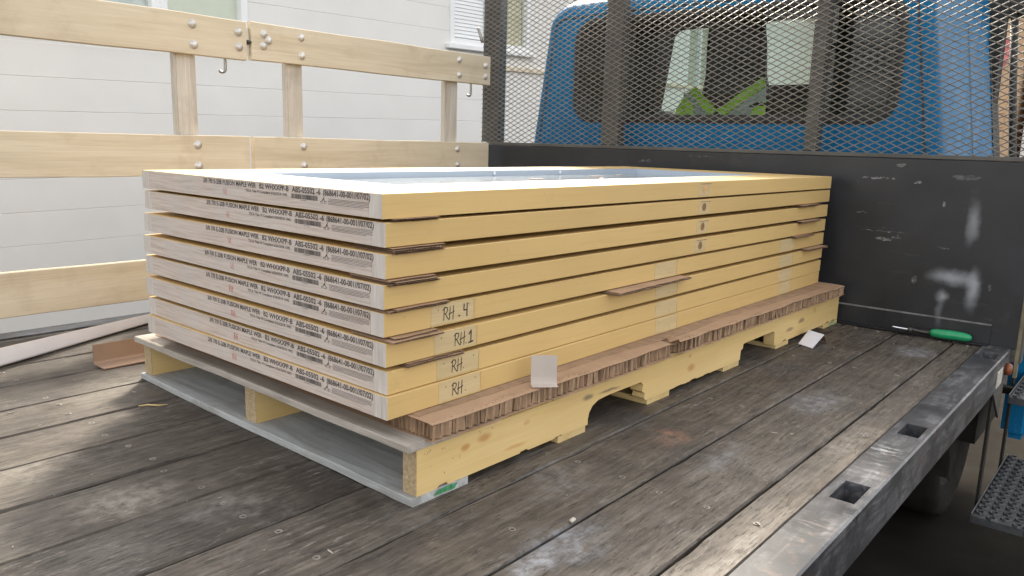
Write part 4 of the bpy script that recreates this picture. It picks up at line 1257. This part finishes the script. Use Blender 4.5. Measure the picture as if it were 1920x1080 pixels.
names = ['topmost door of the stack, with a white-framed glass lite let into its face',
         'second door from the top of the stack, red 4 on its printed end',
         'third door from the top of the stack, with a round lock bore in its edge',
         'fourth door from the top, lowest of those with a lock bore in the edge',
         'fifth door from the top, RH 4 written on its near hinge recess',
         'sixth door from the top, RH 1 written on its near hinge recess',
         'seventh door from the top, RH handwritten on its near hinge recess',
         'lowest door of the stack, RH on its hinge recess, lying on the cardboard']
for i in range(8):
    dx, dy, a = OFF[i]
    d = empty('door', (dx, dy, ZT[i]), a)
    tag(d, 'yellow ' + names[i], 'door', 'stacked yellow doors')
    if i == 0:
        fx0, fx1, fy0, fy1 = 0.178, 1.932, 0.176, 0.738
        m = MB()
        b = 0.0012
        def rect(x0, x1, y0, y1, z): return [(x0, y0, z), (x1, y0, z), (x1, y1, z), (x0, y1, z)]
        def ringq(A, B):
            oa_ = len(m.v); m.v += A + B
            for q in range(4):
                r2 = (q + 1) % 4; m.idx([oa_ + q, oa_ + r2, oa_ + 4 + r2, oa_ + 4 + q])
        ringq(rect(b, DL - b, b, DW - b, 0), rect(fx0, fx1, fy0, fy1, 0))
        ringq(rect(0.0, DL, 0.0, DW, -b), rect(b, DL - b, b, DW - b, 0))
        ringq(rect(0.0, DL, 0.0, DW, -TH), rect(0.0, DL, 0.0, DW, -b))
        ringq(rect(fx0, fx1, fy0, fy1, 0), rect(fx0, fx1, fy0, fy1, -TH))
        m.face(rect(0, DL, 0, DW, -TH)[::-1])
        m.build('slab', MAT['primer'], d, fix=True)
        # lite frame: flush flange, sloping stop, recessed glass
        def frame_ring(name, o_, i_, zo, zi, depth):
            q = MB()
            x0, x1, y0, y1 = fx0 + o_, fx1 - o_, fy0 + o_, fy1 - o_
            X0_, X1_, Y0_, Y1_ = fx0 + i_, fx1 - i_, fy0 + i_, fy1 - i_
            for A, B in (((x0, y0), (x1, y0)), ((x1, y0), (x1, y1)), ((x1, y1), (x0, y1)), ((x0, y1), (x0, y0))):
                pass
            oo = [(x0, y0), (x1, y0), (x1, y1), (x0, y1)]; ii = [(X0_, Y0_), (X1_, Y0_), (X1_, Y1_), (X0_, Y1_)]
            for k_ in range(4):
                k2 = (k_ + 1) % 4
                q.face([(*oo[k_], zo), (*oo[k2], zo), (*ii[k2], zi), (*ii[k_], zi)])
                q.face([(*ii[k_], zi), (*ii[k2], zi), (*ii[k2], zi - depth), (*ii[k_], zi - depth)])
                q.face([(*oo[k_], zo), (*oo[k2], zo), (*oo[k2], zo - depth), (*oo[k_], zo - depth)])
            return q
        fr = frame_ring('f', 0.0032, 0.030, -0.0012, -0.0008, 0.0190).build('lite_frame', MAT['lite_metal'], d)
        q = MB(); q.box((fx0 + .0295, fy0 + .0295, -0.026), (fx1 - .0295, fy1 - .0295, -0.0188)); q.build('pane', MAT['lite_glass'], d)
        rr_ = random.Random(8)
        for (sx, sy, sl) in ((1.02, 0.50, .05), (1.28, 0.44, .045), (1.42, 0.56, .05), (1.62, 0.60, .03)):   # scraps of packing left on the glass
            q = MB(); q.box((-sl / 2, -0.006, 0), (sl / 2, 0.006, 0.003)); q.build('packing_scrap', MAT['card_pale'], d, loc=(sx, sy, -0.0184), rot=(0, 0, rr_.uniform(-.6, .6)))
        for sx in (1.05, 1.40):
            q = MB(); q.box((sx - .004, fy1 - .0345, -0.014), (sx + .004, fy1 - .0305, -0.004)); q.build('setting_block', MAT['card_white'], d)
    else:
        m = MB(); m.box((0, 0, -TH), (DL, DW, 0)); m.build('slab', MAT['primer'], d, bevel=0.0012)
    q = MB(); q.box((-0.0003, 0.036, -TH + 0.0006), (0.001, DW - 0.036, -0.0006)); q.build('rail_end', MAT['end'], d)
    for (ya_, yb_) in ((0.0004, 0.0355), (DW - 0.0355, DW - 0.0004)):
        q = MB(); q.box((-0.0003, ya_, -TH + 0.0006), (0.001, yb_, -0.0006)); q.build('stile_end', MAT['stile'], d)
    link('printed_label', label_me, None, d, (0, random.uniform(-.006, .006), random.uniform(-.0012, .0010)), (random.uniform(-.0015, .0015), 0, 0))
    # red crayon mark on the end
    if i < 4: st = [[(0.0, 0.95), (0.05, 0.25), (0.38, 0.12), (0.45, 0.9)], [(0.78, 1.05), (0.72, -0.05)]]
    else: st = [[(a_ * .9, b_) for (a_, b_) in s] for s in LET['R']] + [[(a_ * .9 + .72, b_) for (a_, b_) in s] for s in LET['H']]
    hh = 0.014 if i < 4 else 0.013
    jx = random.uniform(-0.012, 0.012)
    scribble([[(p_[0] * hh, p_[1] * hh) for p_ in s] for s in st], 0.0011, lambda u, v, jx=jx: (-0.0007, 0.515 + jx - u, -0.034 + v)).build('crayon_mark', MAT['red'], d, fix=False)
    # edge preparations on the long side
    if i < 4:
        q = MB(); q.box((1.118, -0.0006, -0.040), (1.180, 0.0004, -0.0035)); lp_ = q.build('lock_plate_recess', MAT['hinge'], d)
        q = MB(); q.box((1.128, -0.0010, -0.0075), (1.186, -0.0007, -0.0060)); q.build('recess_edge', MAT['hole'], d)
        q = MB(); q.lathe([(0.0115, -0.0003), (0.0005, -0.0004)], axis=1, n=20, cap=False); q.build('lock_bore', MAT['holelite'] if i == 0 else MAT['hole'], d, loc=(1.149, -0.0007, -0.0215))
    else:
        for k_, (xa, xb) in enumerate(((0.113, 0.228), (0.912, 1.026), (1.728, 1.842))):
            sh_ = (0.0, 0.004, 0.008, 0.014)[i - 4]
            q = MB(); q.box((xa + sh_, -0.0006, -0.0405), (xb + sh_, 0.0004, -0.0008)); q.build('hinge_recess', MAT['hinge'], d)
            q = MB(); q.box((xb + sh_, -0.0016, -0.0405), (xb + sh_ + 0.0022, 0.0, -0.0012)); q.box((xa + sh_, -0.0016, -0.0425), (xb + sh_, 0.0, -0.0408)); q.build('recess_edge', MAT['primer'], d)
            for (ux, uz) in ((0.018, -0.012), (0.10, -0.010), (0.072, -0.030)):
                q = MB(); q.lathe([(0.0016, -0.0002), (0.0002, -0.0003)], axis=1, n=8, cap=False); q.build('pilot_hole', MAT['hole'], d, loc=(xa + sh_ + ux, -0.0007, uz))
        sh_ = (0.0, 0.004, 0.008, 0.014)[i - 4]
        base = 0.113 + sh_
        mp_ = lambda u, v: (u, -0.0009, v)
        txts = {4: [('RH', 0.030, 0.0025), ('4', 0.086, 0.0034)], 5: [('RH.', 0.052, 0.0024), ('1', 0.092, 0.0036)], 6: [('RH', 0.038, 0.0024)], 7: [('RH', 0.034, 0.0026)]}[i]
        for (tx, ox, wd) in txts:
            scribble(word(tx, base + ox, -0.0335, 0.0240, 0.66), wd * 0.78, mp_).build('handwriting', MAT['marker'], d, fix=False)
        if i == 4:
            scribble([[(base + .074, -0.031), (base + .0755, -0.030)]], 0.003, mp_).build('handwriting', MAT['marker'], d, fix=False)

# ------------------------------------------------------------------ cardboard spacers squeezed between the doors
def spacer(label, x0, x1, y0, y1, zc, layers, th, seed, droop=0.0, rz=0.0, splay=0.0):
    r = random.Random(seed)
    t = empty('cardboard_spacer', ((x0 + x1) / 2, y1, zc), rz)
    tag(t, label, 'cardboard', 'cardboard spacers between the doors')
    L = x1 - x0; D = y0 - y1
    for k_ in range(layers):
        m = MB()
        zo = (k_ - (layers - 1) / 2) * (th + 0.0004)
        n = max(10, int(L / 0.0035)); xl = -L / 2 + r.uniform(-.008, .008); xr = L / 2 + r.uniform(-.008, .008)
        rowsA = []
        dep = D + r.uniform(-.006, .006)
        for i in range(n + 1):
            x = xl + (xr - xl) * i / n
            ye = dep + 0.005 * (vnoise(x * 40, seed + k_) - .5)
            dz_ = -droop * (1 if ye < 0 else 1) + splay * (k_ - (layers - 1) / 2) + 0.0012 * (vnoise(x * 18, seed + 3 * k_) - .5)
            fl = th * 0.5 * math.sin(2 * math.pi * x / 0.0075)
            o = len(m.v)
            m.v += [(x, ye, zo + dz_ + th / 2), (x, -0.0, zo + th / 2), (x, ye, zo + dz_ - th / 2), (x, -0.0, zo - th / 2), (x, ye + .0004, zo + dz_ + fl * .8), (x, 0.0, zo + fl * .8)]
            rowsA.append(o)
        for a, b in zip(rowsA, rowsA[1:]):
            m.idx([a, b, b + 1, a + 1], 0); m.idx([a + 2, b + 2, b + 3, a + 3], 0); m.idx([a + 4, b + 4, b + 5, a + 5], 1)
        o_ = m.build('sheet', [MAT['card'], MAT['card_dark']], t, fix=False)
ws = lambda gi: (ZT[gi] - TH + ZT[gi + 1]) / 2
spacer('cardboard spacer at the near corner, under the topmost door', 0.018, 0.128, -0.006, 0.10, ws(0), 2, 0.0022, 11)
spacer('thick layered cardboard spacer at the near corner, under the second door', 0.014, 0.136, -0.010, 0.10, ws(1), 3, 0.0029, 12, 0.001)
spacer('ragged cardboard spacer at the near corner, under the third door', 0.006, 0.118, -0.014, 0.10, ws(2), 3, 0.0027, 13, 0.002, 0, 0.001)
spacer('flat cardboard spacer at the near corner, under the fourth door', 0.010, 0.150, -0.010, 0.10, ws(3), 2, 0.0030, 14, 0.0005)
spacer('torn cardboard spacer at the near corner, under the fifth door', 0.006, 0.118, -0.015, 0.10, ws(4), 3, 0.0025, 15, 0.002, 0, 0.001)
spacer('thin cardboard spacer at the near corner, under the sixth door', 0.044, 0.190, -0.011, 0.10, ws(5), 2, 0.0034, 16)
spacer('cardboard spacer at the far end, under the second door', 1.845, 2.00, -0.044, 0.05, ws(1), 2, 0.0032, 17, 0.0, -0.015)
spacer('cardboard spacer at the far end, under the third door, one corner hanging down', 1.86, 2.03, -0.042, 0.05, ws(2), 2, 0.0030, 18, 0.003, -0.015)
spacer('cardboard spacer at the far end, under the fourth door', 1.82, 1.99, -0.040, 0.05, ws(3), 2, 0.0026, 19, 0.0, -0.015)
spacer('wide cardboard spacer at the far end, under the fifth door', 1.92, 2.115, -0.050, 0.05, ws(4), 2, 0.0030, 20, 0.001, -0.015)
spacer('long cardboard flap sticking out from mid stack, under the fifth door', 0.690, 1.055, -0.046, 0.06, ws(4), 2, 0.0030, 21, 0.001, 0.02)

# ------------------------------------------------------------------ loose things
def angle_strip(name, label, cat, A, ang, length, leg1, leg2, th, mats, tilt=0.0, r=0.012, far=1.0):
    """paperboard corner protector: L section with a rounded heel"""
    t = empty(name, A, ang)
    t.rotation_euler = (tilt, 0, ang)
    tag(t, label, cat)
    prof_o = [(0, leg1)] + [(r - r * math.cos(a), r - r * math.sin(a)) for a in [math.pi / 2 * q / 5 for q in range(6)]] + [(leg2, 0)]
    prof_i = [(th, leg1)] + [(r - (r - th) * math.cos(a), r - (r - th) * math.sin(a)) for a in [math.pi / 2 * q / 5 for q in range(6)]] + [(leg2, th)]
    n = 10
    def skin(pr, mat, nm):
        m = MB(); rings = []
        for i in range(n + 1):
            x = length * i / n; o = len(m.v)
            m.v += [(x, y, z * (1 + (far - 1) * max(0, (x / length - .5) * 2))) for (y, z) in pr]; rings.append(o)
        for a, b in zip(rings, rings[1:]):
            for q in range(len(pr) - 1): m.idx([a + q, b + q, b + q + 1, a + q + 1])
        return m.build(nm, mat, t, smooth=True, fix=False)
    skin(prof_o, mats[0], 'outer_face'); skin(prof_i, mats[1], 'inner_face')
    m = MB()
    sc = lambda x, p: (x, p[0], p[1] * (1 + (far - 1) * max(0, (x / length - .5) * 2)))
    for x in (0, length):
        for q in range(len(prof_o) - 1):
            m.face([sc(x, prof_o[q]), sc(x, prof_o[q + 1]), sc(x, prof_i[q + 1]), sc(x, prof_i[q])])
    for q in (0, -1):
        for xa, xb in ((0, length / 2), (length / 2, length)):
            m.face([sc(xa, prof_o[q]), sc(xb, prof_o[q]), sc(xb, prof_i[q]), sc(xa, prof_i[q])])
    m.build('cut_edge', MAT['card_tan'], t, fix=False)
    return t
# the long white one: white outer faces turned to the camera
dirx, diry = 0.526, 0.236
ang = math.atan2(diry, dirx)
LNG = 1.75
angle_strip('edge_protector', 'long white paperboard edge protector lying by the left side rail', 'edge protector',
            (0.42 - LNG * math.cos(ang), 1.657 - LNG * math.sin(ang), 0.002), ang, LNG, 0.062, 0.060, 0.003, (MAT['card_white'], MAT['card_tan']), 0.0, far=0.5)
# the short tan one: hollow side turned to the camera
t = angle_strip('edge_protector', 'short tan paperboard edge protector poking out behind the pallet', 'edge protector',
                (0.62, 1.240, 0.002), math.pi, 0.625, 0.058, 0.068, 0.003, (MAT['card_tan'], MAT['card_tan']), 0.0)
# small pale piece standing against the doors
t = empty('edge_protector', (0.345, -0.055, 0.1565))
tag(t, 'small pale paperboard offcut standing on the cardboard, leaning on the lowest doors', 'edge protector')
m = MB(); rings = []
u = Vector((0.040, -0.037, 0)); f_ = Vector((-0.65, -0.72, 0)).normalized()
prof = [(0.017, 0.0012), (0.012, 0.0010), (0.007, 0.003), (0.003, 0.007), (0.0012, 0.012), (0.0, 0.018), (-0.001, 0.040), (-0.002, 0.0635)]
for th in (0.0, -0.0022):
    for (fo, zz) in prof:
        p0 = f_ * (fo + th) + Vector((0, 0, zz + (0.0 if th == 0 else 0.0018 if zz < .01 else 0)))
        rings.append(len(m.v)); m.v += [tuple(p0), tuple(p0 + u * 0.5), tuple(p0 + u)]
k = len(prof)
for s_ in range(2):
    for q in range(k - 1):
        a, b = rings[s_ * k + q], rings[s_ * k + q + 1]
        m.idx([a, a + 1, b + 1, b]); m.idx([a + 1, a + 2, b + 2, b + 1])
for q in range(k - 1):
    for c_ in (0, 2): m.idx([rings[q] + c_, rings[q + 1] + c_, rings[k + q + 1] + c_, rings[k + q] + c_])
for q in (0, k - 1):
    m.idx([rings[q], rings[q] + 2, rings[k + q] + 2, rings[k + q]])
m.build('curved_face', MAT['card_pale'], t, smooth=False, fix=False)
# folded white piece on the deck by the headboard
t = empty('edge_protector', (1.80, -0.11, 0.0))
tag(t, 'folded white paperboard scrap lying on the deck near the headboard', 'edge protector')
m = MB()
A, B, C_, D_ = Vector((-0.085, -0.055, 0.002)), Vector((-0.040, 0.008, 0.002)), Vector((0.085, 0.018, 0.030)), Vector((0.050, -0.050, 0.034))
A, B, C_, D_ = Vector((-0.080, -0.052, 0.0015)), Vector((-0.052, 0.006, 0.0015)), Vector((0.045, 0.008, 0.032)), Vector((0.015, -0.055, 0.032))
up = Vector((0, 0, 0.0022))
m.face([A, B, C_, D_]); m.face([A + up, B + up, C_ + up, D_ + up])
for (p_, q_) in ((A, B), (B, C_), (D_, A)): m.face([p_, q_, q_ + up, p_ + up])
m.build('front_leg', MAT['card_white'], t, fix=False)
m = MB(); E_, F_ = Vector((0.072, 0.006, 0.0015)), Vector((0.045, -0.058, 0.0015))
m.face([D_, C_, E_, F_]); m.face([D_ + up, C_ + up, E_ + up, F_ + up]); m.face([C_, E_, E_ + up, C_ + up]); m.face([F_, D_, D_ + up, F_ + up])
m.build('back_leg', MAT['card_tan'], t, fix=False)

# green-handled shears at the foot of the headboard
t = empty('hand_shears', (2.165, -0.288, 0.012))
t.rotation_euler = (0, 0, math.atan2(-0.243, 0.028))
tag(t, 'green-handled hand shears with bright blade lying against the headboard', 'shears')
m = MB()
m.tube([(0.128, 0.0, 0.012), (0.133, 0, 0.0125), (0.140, 0, 0.013), (0.165, 0, 0.0135), (0.20, 0, 0.014), (0.235, -0.002, 0.0135), (0.250, -0.003, 0.013), (0.257, -0.004, 0.0125)], [0.009, 0.0125, 0.0145, 0.0160, 0.0165, 0.0150, 0.012, 0.006], 14)
m.build('grip', MAT['green'], t, smooth=True)
m = MB()
m.tube([(0.135, 0.030, 0.010), (0.145, 0.032, 0.011), (0.18, 0.033, 0.011), (0.225, 0.028, 0.011), (0.24, 0.026, 0.011)], [0.008, 0.0115, 0.013, 0.012, 0.006], 12)
m.build('grip', MAT['green'], t, smooth=True)
m = MB(); m.tube([(0.055, 0.002, 0.012), (0.075, 0.0, 0.014), (0.10, -0.002, 0.012), (0.132, 0.0, 0.012)], [0.006, 0.0065, 0.006, 0.007], 10)
m.tube([(0.055, 0.012, 0.010), (0.10, 0.022, 0.010), (0.138, 0.030, 0.010)], [0.006, 0.006, 0.007], 10)
m.lathe([(0.010, 0.004), (0.012, 0.008), (0.012, 0.018), (0.008, 0.022)], (0.062, 0.004, 0), 2, 12)
m.build('shank', MAT['tool_dark'], t, smooth=True)
m = MB()
out_ = [(0.0, 0.006)] + [(0.062 * q / 8, 0.006 + 0.014 * math.sin(math.pi * (q / 8) * 0.62)) for q in range(1, 9)]
in_ = [(0.062 * q / 8, 0.004 - 0.010 * math.sin(math.pi * (q / 8) * 0.62)) for q in range(8, 0, -1)]
m.prism(out_ + in_, 2, 0.010, 0.017); m.build('blade', MAT['chrome'], t, bevel=0.002)

# small chip of stone in a plank joint
m = MB(); m.prism([(0, 0), (0.016, 0.002), (0.014, 0.010), (0.003, 0.009)], 2, 0, 0.006)
tag(m.build('stone_chip', MAT['white_tape'], None, bevel=0.002, loc=(0.165, -0.300, 0.0)), 'small pale chip lodged in a deck joint right of the pallet', 'chip')

# loose grit, straw and flakes scattered over the planks
gr_ = MB(); rg = random.Random(21)
for i in range(150):
    x, y = rg.uniform(-0.75, 2.15), rg.uniform(-0.55, 1.55)
    if -0.02 < x and -0.12 < y < 1.06: continue
    a = rg.uniform(0, 6.28); sz = rg.uniform(0.0008, 0.0021); L = sz * rg.choice((1, 1, 1.6, 4))
    M_ = Matrix.Translation((x, y, 0.0006)) @ Matrix.Rotation(a, 4, 'Z')
    gr_.box((-L, -sz * .6, 0), (L, sz * .6, sz * .8), mat=M_)
tag(gr_.build('grit', plain('pale_grit', (0.34, 0.31, 0.27), .9, 0, .4, 80)), 'pale grit and flakes scattered over the deck planks', None, None, 'stuff')
m = MB(); m.tube([(0, 0, 0.002), (0.02, 0.006, 0.004), (0.045, 0.010, 0.002), (0.062, 0.020, 0.0018)], [0.0012, 0.0022, 0.0020, 0.0006], 5)
tag(m.build('wood_splinter', MAT['deck_pine'], None, loc=(-0.075, 0.815, 0.0), rot=(0, 0, -0.9)), 'thin pale wood splinter on the deck beside the near pallet corner', 'splinter')
